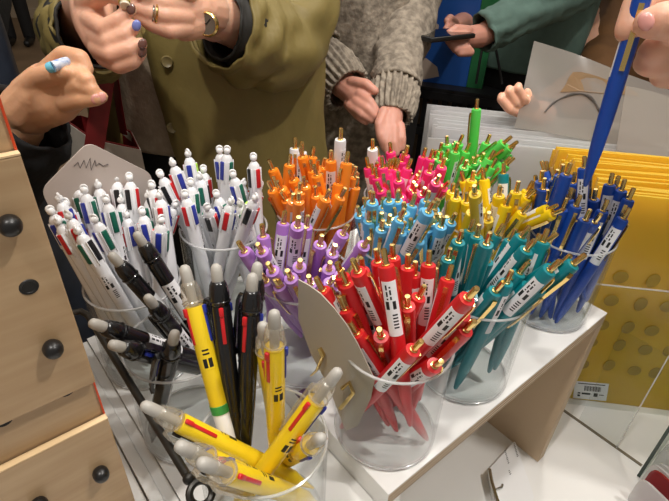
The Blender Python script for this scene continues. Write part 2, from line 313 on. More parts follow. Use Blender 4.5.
M_acryl = film('clear_acrylic', (247, 249, 249), clear=.3, milk=.004, rough=.05, glossmin=.004, trl=.5)
M_rim = film('acrylic_rim', (250, 250, 250), clear=.3, milk=.5, rough=.12, glossmin=.1)
M_clearp = film('clear_pen_plastic', (245, 240, 228), clear=.3, milk=.22, rough=.1, glossmin=.1)
M_frost = mat('frosted_rubber', (178, 174, 166), .45, var=.02)
M_card = mat('grey_card', (176, 166, 152), .7, var=.03, scale=12)
M_cardl = mat('pale_card', (206, 194, 186), .6, var=.02, scale=12)
M_ink = mat('pencil_ink', (92, 84, 84), .7)

# ------------------------------------------------------------------ setting
def quadbox(name, lo, hi, m):
    bm = bmesh.new(); box(bm, [(a + b) / 2 for a, b in zip(lo, hi)], [b - a for a, b in zip(lo, hi)]); return tag(obj(name, bm, m, smooth=False), kind='structure')
quadbox('floor', (-6, -2, -.05), (6, 7.1, 0), M_floor)
quadbox('wall_back', (-6, 7, 0), (6, 7.1, 3.2), M_wall)
quadbox('wall_left', (-6.1, -2, 0), (-6, 7.1, 3.2), M_wall)
quadbox('wall_right', (6, -2, 0), (6.1, 7.1, 3.2), M_wall)
quadbox('baseboard_back', (-6, 6.975, 0), (6, 7, .12), M_skirt)

# ------------------------------------------------------------------ display counter, riser and step
def fbox(bm, u0, u1, v0, v1, z0, z1, bev=0, mi=0):
    c = W((u0 + u1) / 2, (v0 + v1) / 2, (z0 + z1) / 2); box(bm, c, (u1 - u0, v1 - v0, z1 - z0), FIX, bev, mi)
DD = (U * .686 + V * -.728).normalized(); NB = (U * .728 + V * .686).normalized(); Y0 = W(.471, .024, ZF)
def D(a, b, z): 
    p = Y0 + DD * a + NB * b; p.z = z; return p
FIX2 = frame_rot(DD, NB, Z)
bm = bmesh.new()
poly = [W(-.75, -.45, 0), W(.95, -.45, 0), D(.62, -.1, 0), D(.62, .47, 0), D(-.3, .47, 0), W(.40, .335, 0), W(-.75, .335, 0)]
prism(bm, poly, Z, ZF)
tag(obj('display_counter', bm, M_white, smooth=False), 'broad white laminate counter carrying the riser, the bins and the pen cups', 'counter')
# riser
root = tag(empty('display_riser', W(.17, .15, ZF), UANG), 'white topped plywood riser under the red, teal and navy pen cups', 'riser')
def part(o, r):
    bpy.context.view_layer.update()
    o.parent = r; o.matrix_parent_inverse = r.matrix_world.inverted(); return o
bm = bmesh.new(); fbox(bm, 0, .341, 0, .300, ZU - .016, ZU - .002)
part(obj('top_board', bm, M_ply, smooth=False), root)
bm = bmesh.new(); fbox(bm, 0, .341, 0, .300, ZU - .002, ZU - .0002)
part(obj('laminate_top', bm, M_white, smooth=False), root)
bm = bmesh.new(); fbox(bm, -.0007, -.0001, 0, .300, ZF + .0003, ZU - .0002); part(obj('side_laminate', bm, M_white, smooth=False), root)
for a in (.0, .326):
    bm = bmesh.new(); fbox(bm, a + .0003, a + .015, .0, .298, ZF + .0003, ZU - .0163)
    part(obj('end_board', bm, M_leg if a else M_white, smooth=False), root)
# lower step
root = tag(empty('display_step', W(-.07, .13, ZF), UANG), 'low white step left of the riser under the yellow and black pens', 'step')
bm = bmesh.new(); fbox(bm, -.1195, -.0012, -.06, .33, ZF + .0003, ZL); part(obj('step_block', bm, M_white, smooth=False), root)
for a, h in ((-.1245, -.003), (-.1340, .0), (-.1440, -.005)):
    bm = bmesh.new(); fbox(bm, a - .0046, a + .0046, -.06, .33, ZF + .0003, ZL + h, bev=.0006); part(obj('edge_strip', bm, M_white, smooth=False), root)

# ------------------------------------------------------------------ wooden drawer cabinet
def on_v(x, y, vv):
    r = ray(x, y); t = (vv - (CAM - A0).dot(V)) / r.dot(V); return CAM + r * t
cab = tag(empty('drawer_cabinet', W(-.30, .2, ZF), UANG), 'pale birch drawer cabinet with black round knobs at the left edge', 'cabinet')
bm = bmesh.new(); fbox(bm, -.455, -.1512, .1055, .34, ZF + .0003, 1.32); part(obj('carcass', bm, M_board, smooth=False), cab)
bm = bmesh.new(); fbox(bm, -.1510, -.1500, .1062, .34, ZF + .0003, 1.32); part(obj('side_panel', bm, M_board, smooth=False), cab)
bm = bmesh.new(); fbox(bm, -.1512, -.15025, .1045, .1060, ZF + .0003, 1.32); part(tag(obj('front_edge', bm, M_orange_edge, smooth=False), 'orange painted front edge'), cab)
def knob(p, par, hole=False, r=.0047):
    bm = bmesh.new(); rot = Z.rotation_difference(-V).to_matrix()
    if hole: lathe(bm, [(0, .0001), (r * .7, .0001), (r * .74, .0003), (r * .95, .0004), (r, 0)], 24, org=p, rot=rot)
    else: lathe(bm, [(r * .8, 0), (r, .002), (r * 1.02, .004), (r * .92, .0062), (r * .68, .008), (r * .3, .0086), (0, .0087)], 24, org=p, rot=rot)
    return part(obj('knob' if not hole else 'hole', bm, M_rubber), par)
fr = []
for z0, z1 in ((1.076, 1.212), (.908, 1.044), (.745, .876)):
    bm = bmesh.new(); fbox(bm, -.46, -.1502, .1, .1043, z0, z1, bev=.0008); o = part(obj('drawer_front', bm, M_board, smooth=False), cab); fr.append(o)
    bm = bmesh.new(); fbox(bm, -.46, -.1502, .1, .1043, z1 + .0001, z1 + .0009); q = part(obj('top_edge', bm, M_board2, smooth=False), o)
for x, y, k, h in ((8, 222, 0, 0), (51, 345, 0, 0), (29, 287, 0, 1), (99, 470, 1, 0), (38, 501, 1, 0)):
    knob(on_v(x, y, .1), fr[k], bool(h), .0047 if not h else .0042)
for x, y in ((66, 390), (3, 420)): knob(on_v(x, y, .1054), cab, True, .0046)

# ------------------------------------------------------------------ black metal rod with ring, standing on a foot
rod = tag(empty('metal_rod', W(-.1498, .243, 1.02), UANG), 'thin black iron rod with ring end between cabinet and cups', 'rod')
bm = bmesh.new(); pts = [W(-.1495, .243, 1.02), W(-.137, .243, 1.02), W(-.1285, .240, 1.02), W(-.1255, .231, 1.02), W(-.1255, .20, 1.02), W(-.1255, .12, 1.02), W(-.1255, .052, 1.02)]
tube(bm, pts, .0027, 12); part(obj('bar', bm, M_iron), rod)
bm = bmesh.new(); torus(bm, W(-.1232, .0415, 1.0155), .0066, .0023, (Z * .8 + V * -.6)); part(obj('ring', bm, M_iron), rod)
bm = bmesh.new(); ball(bm, W(-.1252, .0515, 1.0195), .0040); part(obj('joint', bm, M_iron), rod)
bm = bmesh.new(); lathe(bm, [(0, 0), (.0062, 0), (.0058, .0022), (0, .0024)], 20, org=W(-.1498, .243, 1.02), rot=Z.rotation_difference(U).to_matrix()); part(obj('flange', bm, M_iron), rod)

# ------------------------------------------------------------------ acrylic cups
CUPS = {'white': (-.078, .262, ZL), 'white2': (.016, .260, ZU), 'orange': (.110, .235, ZU), 'pink': (.206, .203, ZU), 'green': (.298, .198, ZU),
        'yellow': (.238, .118, ZU), 'ltblue': (.137, .138, ZU), 'navy': (.292, .047, ZU), 'purple': (.033, .152, ZU), 'red': (.039, .0455, ZU),
        'teal': (.142, .046, ZU), 'black': (-.0795, .165, ZL), 'y3': (-.074, .052, ZL)}
CUPL = {'white': 'clear acrylic cup of white four-colour pens beside the drawer cabinet', 'white2': 'clear acrylic cup of white four-colour pens between the left white pens and orange pens',
        'orange': 'clear acrylic cup holding the orange pens', 'pink': 'clear acrylic cup holding the pink pens', 'green': 'clear acrylic cup holding the light green pens',
        'yellow': 'clear acrylic cup holding the plain yellow pens with gold buttons', 'ltblue': 'clear acrylic cup holding the light blue pens', 'navy': 'clear acrylic cup holding the dark blue pens at the riser corner',
        'purple': 'clear acrylic cup holding the purple pens', 'red': 'clear acrylic cup holding the red pens and grey card', 'teal': 'clear acrylic cup holding the teal pens',
        'black': 'clear acrylic cup holding the black pens on the low step', 'y3': 'clear acrylic cup in front holding yellow three-colour pens'}
HC = .100
cup0 = None
def add_cup(key):
    global cup0
    u, v, z = CUPS[key]; loc = W(u, v, z + .0003)
    if cup0 is None:
        bm = bmesh.new(); ro, ri = .0425, .0407
        lathe(bm, [(0, 0), (ro - .002, 0), (ro - .0006, .0006), (ro, .002), (ro, HC - .001), (ri, HC - .001), (ri, .0055), (ri - .001, .0045), (0, .0045)], 48)
        o = obj('acrylic_cup', bm, M_acryl); 
        bm = bmesh.new(); torus(bm, (0, 0, HC - .0003), .0416, .00105, Z, 56, 8); r = obj('rim', bm, M_rim, o)
        bm = bmesh.new(); torus(bm, (0, 0, .0016), .0412, .0011, Z, 56, 8); r = obj('base_ring', bm, M_rim, o)
        cup0 = o
    else:
        o = cup0.copy(); COL.objects.link(o)
        for ch in list(cup0.children):
            c = ch.copy(); COL.objects.link(c); c.parent = o
    o.location = loc; tag(o, CUPL[key], 'cup', 'clear acrylic pen cups')
for k in CUPS: add_cup(k)

# ------------------------------------------------------------------ pens (tip at the local origin, axis +Z, sticker towards +X)
def patch(z0, z1, r, half, rows, cols, black, name, parent, mats):
    """curved sticker with printed faces"""
    bm = bmesh.new(); g = []
    for j in range(rows + 1):
        zz = z0 + (z1 - z0) * j / rows
        g.append([bm.verts.new((r * math.cos(-half + 2 * half * i / cols), r * math.sin(-half + 2 * half * i / cols), zz)) for i in range(cols + 1)])
    for j in range(rows):
        for i in range(cols):
            f = bm.faces.new((g[j][i], g[j][i + 1], g[j + 1][i + 1], g[j + 1][i])); f.material_index = 1 if black(rows - 1 - j, i) else 0
    t = bm.faces[:]
    ex = bmesh.ops.extrude_face_region(bm, geom=t)
    for v in [e for e in ex['geom'] if isinstance(e, bmesh.types.BMVert)]:
        s = (r - .0002) / r; v.co.x *= s; v.co.y *= s
    return obj(name, bm, mats, parent)
def print_g(j, i):            # j rows from the top, i columns
    if 2 <= j <= 10: return i == 2 and j % 4 != 1 or (i == 4 and j in (3, 5, 6, 7, 9, 10))
    if 12 <= j <= 16: return i in (1, 2) or i in (5, 6)
    if 20 <= j <= 29: return i in (4, 5, 6) and j % 2 == 0
    return False
def clip_mesh(zt, zb, r, off, w, name, m, parent, thick=.0007):
    bm = bmesh.new(); pts = [(r * .6, zt), (r + off * .6, zt + .001), (r + off, zt - .003), (r + off, (zt + zb) / 2), (r + off * .8, zb + .006), (r + .0006, zb + .002), (r + off * .5, zb)]
    a = []
    for x, z in pts:
        a.append([bm.verts.new((y_, s * w / 2, z)) for y_, s in ((x, -1), (x, 1), (x + thick, 1), (x + thick, -1))])
    for p, q in zip(a, a[1:]):
        for k in range(4): bm.faces.new((p[k], p[(k + 1) % 4], q[(k + 1) % 4], q[k]))
    bm.faces.new(a[0]); bm.faces.new(a[-1])
    o = obj(name, bm, m, parent, smooth=False); return o
def rotz(o, deg):
    o.rotation_euler = (0, 0, R_(deg)); return o
GP = {}
def proto_g(colname, rgb):
    m = mat('pen_' + colname, rgb, .38, var=.03, coat=.15)
    bm = bmesh.new()
    lathe(bm, [(0, 0), (.0011, .0002), (.0019, .002), (.0033, .012), (.0048, .03), (.0054, .05), (.0057, .075), (.0058, .095), (.0058, .128), (.0053, .1302), (.0024, .1304), (0, .1304)], 18)
    o = obj('ballpoint_pen', bm, m)
    bm = bmesh.new(); lathe(bm, [(.0029, .1298), (.0029, .1312), (.0022, .1315), (.0022, .1408), (.0018, .142), (0, .1421)], 14); tag(obj('push_button', bm, M_gold, o), 'gold push button')
    c = clip_mesh(.1255, .0850, .0058, .0017, .0034, 'clip', M_gold, o); rotz(c, 118); tag(c, 'slim gold clip')
    patch(.0800, .1210, .00595, R_(52), 34, 9, print_g, 'sticker', o, [M_sticker, M_black])
    return o
C4 = {'black': (28, 28, 32), 'red': (206, 34, 40), 'blue': (44, 58, 158), 'green': (22, 104, 84), 'lime': (176, 226, 74)}
SL = {k: mat('slider_' + k, v, .3, var=.02) for k, v in C4.items()}
M_penw = mat('pen_white', (238, 239, 242), .22, var=.01, coat=.3)
def proto_w(cols):
    bm = bmesh.new()
    lathe(bm, [(0, 0), (.0011, .0002), (.0018, .004), (.0034, .014), (.0050, .022), (.0056, .04), (.0059, .08), (.0060, .112), (.0059, .124), (.0050, .1315), (.0030, .1345), (.0018, .1352), (0, .1353)], 22)
    o = obj('four_colour_pen', bm, M_penw)
    bm = bmesh.new(); ball(bm, (0, 0, .1385), .0034, 2); torus(bm, (0, 0, .1405), .0024, .0011, (0, 1, 0), 16, 6)
    obj('ball_knob', bm, M_whitep, o)
    for k, c in enumerate(cols):
        bm = bmesh.new(); box(bm, (.0056, 0, .1195), (.0026, .0045, .0185), bev=.0009); s = obj('slider', bm, SL[c], o); rotz(s, 90 * k + 45); tag(s, c + ' slider')
        bm = bmesh.new()
        for y_ in (-.0029, .0029): box(bm, (.0054, y_, .1180), (.0016, .0010, .0225), bev=.0004)
        s = obj('slot_edge', bm, M_penw, o); rotz(s, 90 * k + 45)
    q = patch(.070, .098, .00606, R_(46), 34, 9, print_g, 'sticker', o, [M_sticker, M_black])
    return o
M_penk = mat('pen_black', (20, 20, 22), .22, var=.03, coat=.3)
M_peny = mat('pen_yellow_tri', (240, 206, 34), .3, var=.03, coat=.3)
M_bandg = mat('green_band', (62, 158, 74), .35)
def proto_f(body, grip, sliders, name, sticker=None, clear_clip=True, print_=True):
    bm = bmesh.new()
    lathe(bm, [(.0058, .046), (.0062, .052), (.0064, .09), (.0064, .119), (.0060, .1205), (0, .1205)], 22)
    o = obj(name, bm, body)
    bm = bmesh.new(); lathe(bm, [(0, 0), (.0009, .0002), (.0014, .004), (.0034, .014), (.0054, .022), (.0060, .0445), (.0057, .0461), (0, .0461)], 22); g = obj('grip', bm, grip, o)
    if grip is M_whitep:
        bm = bmesh.new(); lathe(bm, [(.0060, .0455), (.0064, .0457), (.0065, .0515), (.0062, .0517)], 22); obj('green_band', bm, M_bandg, o)
        tag(g, 'white grip')
    bm = bmesh.new(); lathe(bm, [(.0058, .1207), (.0066, .122), (.0066, .1285), (.0056, .1345), (.0046, .1365), (.0042, .1367)], 22)
    torus(bm, (0, 0, .1235), .0066, .0007, Z, 22, 6)
    obj('clear_collar' if clear_clip else 'collar', bm, M_clearp if clear_clip else M_penk, o)
    bm = bmesh.new(); lathe(bm, [(.0030, .1207), (.0030, .133), (.0038, .1345), (.0038, .143), (.0032, .1465), (.0016, .148), (0, .1482)], 20); obj('end_rubber', bm, M_frost, o)
    for k, c in enumerate(sliders):
        bm = bmesh.new(); box(bm, (.0062, 0, .1075), (.0020, .0026, .024), bev=.0008); box(bm, (.0071, 0, .1175), (.0024, .0031, .0062), bev=.0009)
        s = obj('slider', bm, SL[c], o); rotz(s, -60 + 120 * k if len(sliders) == 3 else 150); tag(s, c + ' slider')
    c = clip_mesh(.124, .082, .0064, .0030, .0052, 'clip', M_clearp if clear_clip else M_penk, o, thick=.0022); rotz(c, 180)
    if print_:
        def pr(j, i):
            if j < 4: return i in (2, 3, 4, 5, 6) and j % 2 == 0
            return 5 <= j <= 9 and (i in (1, 2, 3) or i in (5, 6, 7))
        patch(.078, .092, .00645, R_(36), 11, 9, pr, 'print', o, [body, M_black])
    if sticker: patch(.064, .100, .0065, R_(65), 34, 9, print_g, 'sticker', o, [M_sticker, M_black])
    return o
def place_copy(src, used, name=None):
    if not used: return src
    r = src.copy(); COL.objects.link(r)
    for ch in list(src.children):
        c = ch.copy(); COL.objects.link(c); c.parent = r
    return r
def set_pose(o, base, top, roll):
    """stand the pen from base to top; its sticker side turned roll degrees from facing the lens"""
    d = (top - base).normalized(); tocam = CAM - (base + top) / 2; x = (tocam - d * tocam.dot(d)).normalized(); y = d.cross(x)
    a = R_(roll); x2 = x * math.cos(a) + y * math.sin(a); y2 = d.cross(x2)
    m = frame_rot(x2, y2, d).to_4x4(); m.translation = base; o.matrix_world = m
ORD = ['first', 'second', 'third', 'fourth', 'fifth', 'sixth', 'seventh', 'eighth', 'ninth', 'tenth', 'eleventh', 'twelfth', 'thirteenth', 'fourteenth', 'fifteenth']
def place_words(tops, rows_names):
    """where each pen's end stands among its cup-mates: row and count from the left"""
    n = len(tops); idx = sorted(range(n), key=lambda i: tops[i][1]); k = len(rows_names); out = {}
    for r in range(k):
        seg = idx[n * r // k: n * (r + 1) // k]; seg.sort(key=lambda i: tops[i][0])
        for q, i in enumerate(seg):
            w = 'leftmost' if q == 0 else ('rightmost' if q == len(seg) - 1 else ORD[q] + ' from left')
            out[i] = (w, rows_names[r])
    return out
def lean_word(b, t):
    p = proj(b); q = proj(t); a = math.degrees(math.atan2(q[0] - p[0], p[1] - q[1]))
    return 'upright' if abs(a) < 9 else ('leaning right' if a > 0 else 'leaning left')
GC = {'red': ('red', (206, 30, 36)), 'teal': ('teal', (0, 128, 138)), 'ltblue': ('light blue', (92, 176, 222)), 'purple': ('purple', (176, 124, 206)),
      'orange': ('orange', (250, 138, 30)), 'pink': ('pink', (246, 48, 128)), 'green': ('light green', (92, 218, 92)), 'yellow': ('yellow', (248, 212, 16)), 'navy': ('dark blue', (14, 70, 166))}
protos = {}
CUSTOM = {('green', 0): 'tall light green pen standing upright well above the green pens', ('orange', 24): 'tall white gold-button pen standing upright among the orange pens',
          ('orange', 25): 'white gold-button pen leaning left at the back of the orange pens', ('orange', 26): 'white gold-button pen just right of the leaning one, behind orange pens',
          ('pink', 24): 'white gold-button pen between the orange and pink pens, leaning right', ('yellow', 16): 'teal pen with long white sticker standing alone among the yellow pens',
          ('navy', 5): 'dark blue pen with white sticker directly under the held blue pen tip'}
STICK = {('yellow', 16): 0, ('orange', 24): 50, ('red', 11): 100, ('red', 12): 10, ('red', 13): 0, ('red', 14): -115, ('red', 15): 10, ('red', 17): -118, ('red', 16): 0, ('purple', 0): 0, ('purple', 1): 0, ('purple', 2): 0, ('purple', 3): 0, ('purple', 6): -20,
         ('navy', 5): 0, ('navy', 16): 0, ('navy', 17): 0, ('navy', 15): 0, ('red', 20): 20, ('red', 21): 20, ('red', 18): -118, ('navy', 11): 10, ('navy', 13): 0}
def gproto(name, rgb):
    used = name in protos
    if not used: protos[name] = proto_g(name.replace(' ', '_'), rgb)
    return place_copy(protos[name], used)
rnd = random.Random(4)
for key, (word, rgb) in GC.items():
    L = [(Vector(t[:3]) / 1e4, Vector(t[3:]) / 1e4) for t in PENS[key]]
    tops = [proj(t) for b, t in L]
    pw = place_words(tops, ['back', 'middle', 'front'] if len(L) > 15 else ['back', 'front'])
    for i, (b, t) in enumerate(L):
        nm, cc = word, rgb
        cu = CUSTOM.get((key, i))
        if cu and cu.startswith(('tall white', 'white')): nm, cc = 'white', (238, 238, 236)
        if cu and cu.startswith('teal'): nm, cc = 'teal', GC['teal'][1]
        o = gproto(nm, cc)
        roll = STICK.get((key, i)); 
        if roll is None: roll = rnd.choice([0, 35, -50, 75, -75, -118, -118, -100, -135, 180, 150, -160])
        set_pose(o, b, t, roll)
        w, row = pw[i]
        lab = cu or '%s pen %s, %s in %s row of %s pens' % (word, lean_word(b, t), w, row, word)
        tag(o, lab, 'pen', word + ' pens in their acrylic cup')
# white four-colour pens
WK = [('black', 'red', 'blue', 'green'), ('lime', 'black', 'red', 'blue')]
wp = [None, None]
WROLL = {('white', 0): 3, ('white', 1): 3}
for key, where in (('white', 'left cup'), ('white2', 'second cup')):
    L = [(Vector(t[:3]) / 1e4, Vector(t[3:]) / 1e4) for t in PENS[key]]
    tops = [proj(t) for b, t in L]; pw = place_words(tops, ['back', 'middle', 'front'] if len(L) > 15 else ['back', 'front'])
    for i, (b, t) in enumerate(L):
        kind = 1 if (key == 'white2' and i in (1, 8, 10, 11)) else 0
        if wp[kind] is None: wp[kind] = o = proto_w(WK[kind])
        else: o = place_copy(wp[kind], True)
        k = rnd.randrange(4); roll = 90 * k + rnd.choice([-25, -10, 0, 12, 30])
        if key == 'white2' and i in (2, 3): roll = 90 + 2
        set_pose(o, b, t, roll)
        w, row = pw[i]
        tag(o, 'white four-colour pen %s, %s in %s row of %s' % (lean_word(b, t), w, row, where), 'pen', 'white four-colour pens')
# black pens and yellow three-colour pens
YL = ['tall yellow three-colour pen with white grip and green band in front cup', 'black three-colour pen with red slider beside the white-gripped yellow pen',
      'black pen with grey end leaning right, rearmost in the front cup', 'black pen with grey end just below the rearmost black one',
      'yellow three-colour pen upright behind the black pen, red slider showing', 'yellow three-colour pen half hidden between black pen and upright yellow pen',
      'yellow three-colour pen leaning right toward the grey card', 'yellow three-colour pen lying across the front cup rim, end at right',
      'yellow three-colour pen lying left over the black rod, topmost of three', 'yellow three-colour pen lying left, middle of the three by the rod',
      'yellow three-colour pen lying left, lowest of the three by the rod']
RL = [-62, 0, 20, -30, -40, -20, -20, -60, 20, 20, 0]
RB3 = ('red', 'blue', 'black')
fp = {}
def fproto(kind):
    used = kind in fp
    if not used:
        if kind == 'yw': fp[kind] = proto_f(M_peny, M_whitep, RB3, 'three_colour_pen')
        if kind == 'yy': fp[kind] = proto_f(M_peny, M_peny, RB3, 'three_colour_pen')
        if kind == 'kk': fp[kind] = proto_f(M_penk, M_penk, RB3, 'three_colour_pen', clear_clip=False, print_=False)
        if kind == 'ks': fp[kind] = proto_f(M_penk, M_penk, ('blue',), 'erasable_pen', sticker=True, clear_clip=False, print_=False)
    return place_copy(fp[kind], used)
for i, t in enumerate(PENS['y3']):
    b, t = Vector(t[:3]) / 1e4, Vector(t[3:]) / 1e4
    o = fproto('yw' if i == 0 else ('kk' if i in (1, 2, 3) else 'yy')); set_pose(o, b, t, RL[i] + 60)
    tag(o, YL[i], 'pen', 'three-colour pens in the front cup')
KL = ['black pen with grey end and white sticker, front of the two long parallel ones', 'black pen with grey end and white sticker, nearest the white pens',
      'black pen leaning far left, its grey end over the black rod', 'black pen with its grey end pointing up at the cup front', 'black pen lying low, just under the far-left leaning one', 'black pen mostly hidden between the parallel black ones']
for i, t in enumerate(PENS['black']):
    b, t = Vector(t[:3]) / 1e4, Vector(t[3:]) / 1e4
    o = fproto('ks'); set_pose(o, b, t, [20, 10, 60, 120, -150, 40][i]); tag(o, KL[i], 'pen', 'black pens on the low step')

# ------------------------------------------------------------------ cards and clips
def rounded(poly, r, n=5):
    out = []; m = len(poly)
    for i in range(m):
        p = poly[i]; a = (poly[i - 1] - p); b = (poly[(i + 1) % m] - p); ra = min(r, a.length * .45, b.length * .45)
        s = p + a.normalized() * ra; e = p + b.normalized() * ra
        for k in range(n + 1):
            t = k / n; out.append(s * (1 - t) ** 2 + p * (2 * t * (1 - t)) + e * t ** 2)
    return out
# scribble card: stands on the step behind the white pens
VC = .3135
def vp(x, y): return on_v(x, y, VC)
c = [vp(41, 190), vp(88, 142), vp(152, 174)]
low = W(-.078, VC, ZL + .0006)
bm = bmesh.new(); prism(bm, rounded([c[0], c[1], c[2], low + U * .028, low - U * .02], .008), V, .0012)
o = obj('test_card', bm, M_cardl, smooth=False); tag(o, 'pale rounded card with pencil scribbles standing behind the white pens', 'card')
sc = [(74, 166), (78, 162), (80, 168), (84, 160), (86, 168), (90, 158), (91, 170), (95, 160), (96, 166), (99, 163), (103, 166), (108, 164)]
bm = bmesh.new(); tube(bm, [vp(x, y) - V * .0003 for x, y in sc], .0004, 6)
q = obj('scribble', bm, M_ink); part(q, o)
# grey card standing in the red cup
ctr = W(.039, .0455, ZU); nrm = (U * .92 + V * .39).normalized() * -1; tan = Z.cross(nrm).normalized()
def on_card(x, y):
    # the card leans slightly outward from the cup floor towards the viewer
    n = (nrm - Z * .04).normalized(); p0 = ctr + nrm * .0315 + Z * .006; r = ray(x, y); t = (p0 - CAM).dot(n) / r.dot(n); return CAM + r * t
top = [(299, 279), (310, 285), (321, 293), (335, 308), (347, 324), (358, 343), (368, 364), (375, 379)]
nC = (nrm - Z * .04).normalized()
poly = [on_card(x, y) for x, y in top]
inn = [Vector(ctr + nrm * (.0315 + .04 * h) + tan * s * .019 + Z * h) for s, h in ((1, .10), (1, .0065), (-1, .0065), (-1, .10))]
sgn = 1 if proj(inn[0])[0] > proj(inn[3])[0] else -1
if sgn < 0: inn = [inn[3], inn[2], inn[1], inn[0]]
left = [on_card(329, 385), on_card(311, 352), on_card(299, 318)]; low = [on_card(371, 398), on_card(358, 425), on_card(346, 430)]
bm = bmesh.new(); prism(bm, poly + low + left, nC, .0010)
o = obj('sample_card', bm, M_card, smooth=False); tag(o, 'plain grey card with curved edge standing in the red pen cup', 'card')
# small gold and silver clips fixed on the grey card
cl = tag(empty('gold_clip', on_card(322, 360)), 'small bent gold clip on the left edge of the grey card', 'clip')
bm = bmesh.new()
tube(bm, [on_card(321, 346) + nC * .0022, on_card(326, 352) + nC * .004, on_card(320, 366) + nC * .0045, on_card(314, 372) + nC * .003], .0022, 8, flat=.4); part(obj('clip_plate', bm, M_gold), cl)
bm = bmesh.new(); tube(bm, [on_card(x, y) + nC * .0045 for x, y in ((345, 384), (352, 378), (356, 388), (350, 396), (343, 404))], .0016, 8); part(obj('clip_lever', bm, M_gold), cl)
cl = tag(empty('silver_clip', on_card(308, 385)), 'little silver spring clip between the purple cup and the yellow pens', 'clip')
bm = bmesh.new(); h0 = W(-.006, .098, ZU + .004)
hq = [W(-.003 + .0012 * k, .093, ZU + .0035 + .0) + Vector((0, 0, .0028 * math.sin(k * 2.1))) + V * (.0028 * math.cos(k * 2.1)) for k in range(0, 11)]
tube(bm, hq, .0008, 6); part(obj('spring', bm, M_chrome), cl)
bm = bmesh.new(); fbox(bm, -.0018, .010, .100, .118, ZU + .0008, ZU + .0022); part(obj('jaw', bm, M_chrome, smooth=False), cl)

# ------------------------------------------------------------------ plastic folders in bins on the right
M_yel = film('yellow_film', (255, 226, 84), clear=1, milk=.78, rough=.18, glossmin=.03, trl=.45)
M_yel_print = mat('olive_print', (172, 142, 40), .5)
M_clr = film('clear_sleeve', (242, 242, 242), clear=.2, milk=.62, rough=.12, glossmin=.06)
M_clr2 = film('clear_sleeve_thin', (214, 208, 200), clear=.2, milk=.34, rough=.12, glossmin=.06)
rf = random.Random(8)
ORDX = ORD + ['sixteenth', 'seventeenth', 'eighteenth', 'nineteenth', 'twentieth', 'twenty-first', 'twenty-second', 'twenty-third', 'twenty-fourth', 'twenty-fifth', 'twenty-sixth', 'twenty-seventh']
NY = 28
for k in range(NY):
    b = .004 + k * .0086; zt = 1.036 - .0015 * k + rf.uniform(-.007, .007); a0 = -.062 + rf.uniform(-.006, .006) - (.004 * (k > 9)); a1 = a0 + .36
    lean = rf.uniform(-.001, .002)
    ph = rf.uniform(0, 6)
    o = sheet('plastic_folder', (D(a0, b, ZF + .0012), D(a1, b, ZF + .0012), D(a1, b + lean, zt + rf.uniform(-.008, .004)), D(a0, b + lean, zt)), M_yel, thick=.0038, nx=16, ny=8,
              bend=lambda s, t, ph=ph: .0012 * math.sin(s * 7 + ph) * t)
    w = 'frontmost yellow plastic folder with barcode label in the clear bin' if k == 0 else ('rearmost yellow plastic folder, against the clear sleeves' if k == NY - 1 else 'yellow plastic folder, %s behind the frontmost in the bin' % ORDX[k - 1])
    tag(o, w, 'folder', 'yellow plastic folders in the bin')
    if k == 0: front = o
def dfront(x, y, b=.0015):
    r = ray(x, y); p0 = D(0, b, 0); t = (p0 - CAM).dot(NB) / r.dot(NB); return CAM + r * t
# printed spots on the front folder (plain blotches)
bm = bmesh.new()
rs = random.Random(3)
for cx_, cy_ in ((.02, .27), (.02, .23), (.02, .19), (.02, .15), (.02, .11), (.055, .27), (.055, .23), (.055, .19), (.055, .15), (.055, .11), (.09, .27), (.09, .23), (.09, .19), (.09, .15), (.125, .27), (.125, .23), (.125, .19), (.125, .15), (.09, .11), (.125, .11), (.16, .23), (.16, .19), (.16, .15)):
    n = 22; c = D(cx_ + rs.uniform(-.004, .004) - .03, .0004, ZF + cy_ - .03 + rs.uniform(-.004, .004)); ring = []
    for i in range(n):
        a = 2 * math.pi * i / n; r = .0088 + .0007 * math.sin(a * 2 + cx_ * 90); ring.append(c + DD * (math.cos(a) * r) + Z * (math.sin(a) * r * 1.15))
    prism(bm, ring, NB, .0004)
part(tag(obj('spot_print', bm, M_yel_print, smooth=False), 'olive blotch print'), front)
lab = bmesh.new()
def lp(s, t): 
    a, b_, c_ = dfront(575, 381), dfront(609, 384), dfront(573, 398)
    return a + (b_ - a) * s + (c_ - a) * t
def lquad(bm, s0, s1, t0, t1, off, mi): prism(bm, [lp(s0, t0) - NB * off, lp(s1, t0) - NB * off, lp(s1, t1) - NB * off, lp(s0, t1) - NB * off], NB, .0003, mi)
lquad(lab, 0, 1, 0, 1, 0, 0)
for k in range(18):
    s = .3 + .5 * k / 18; lquad(lab, s, s + (.012 if k % 3 else .02), .22, .5, .0003, 1)
lquad(lab, .12, .2, .62, .7, .0003, 1); lquad(lab, .24, .5, .62, .72, .0003, 1); lquad(lab, .6, .72, .6, .8, .0003, 1); lquad(lab, .76, .9, .66, .7, .0003, 1); lquad(lab, .1, .9, .08, .12, .0003, 1); lquad(lab, .12, .2, .75, .86, .0003, 1)
part(tag(obj('barcode_label', lab, [M_sticker, M_black], smooth=False), 'white barcode label'), front)
NW = 18
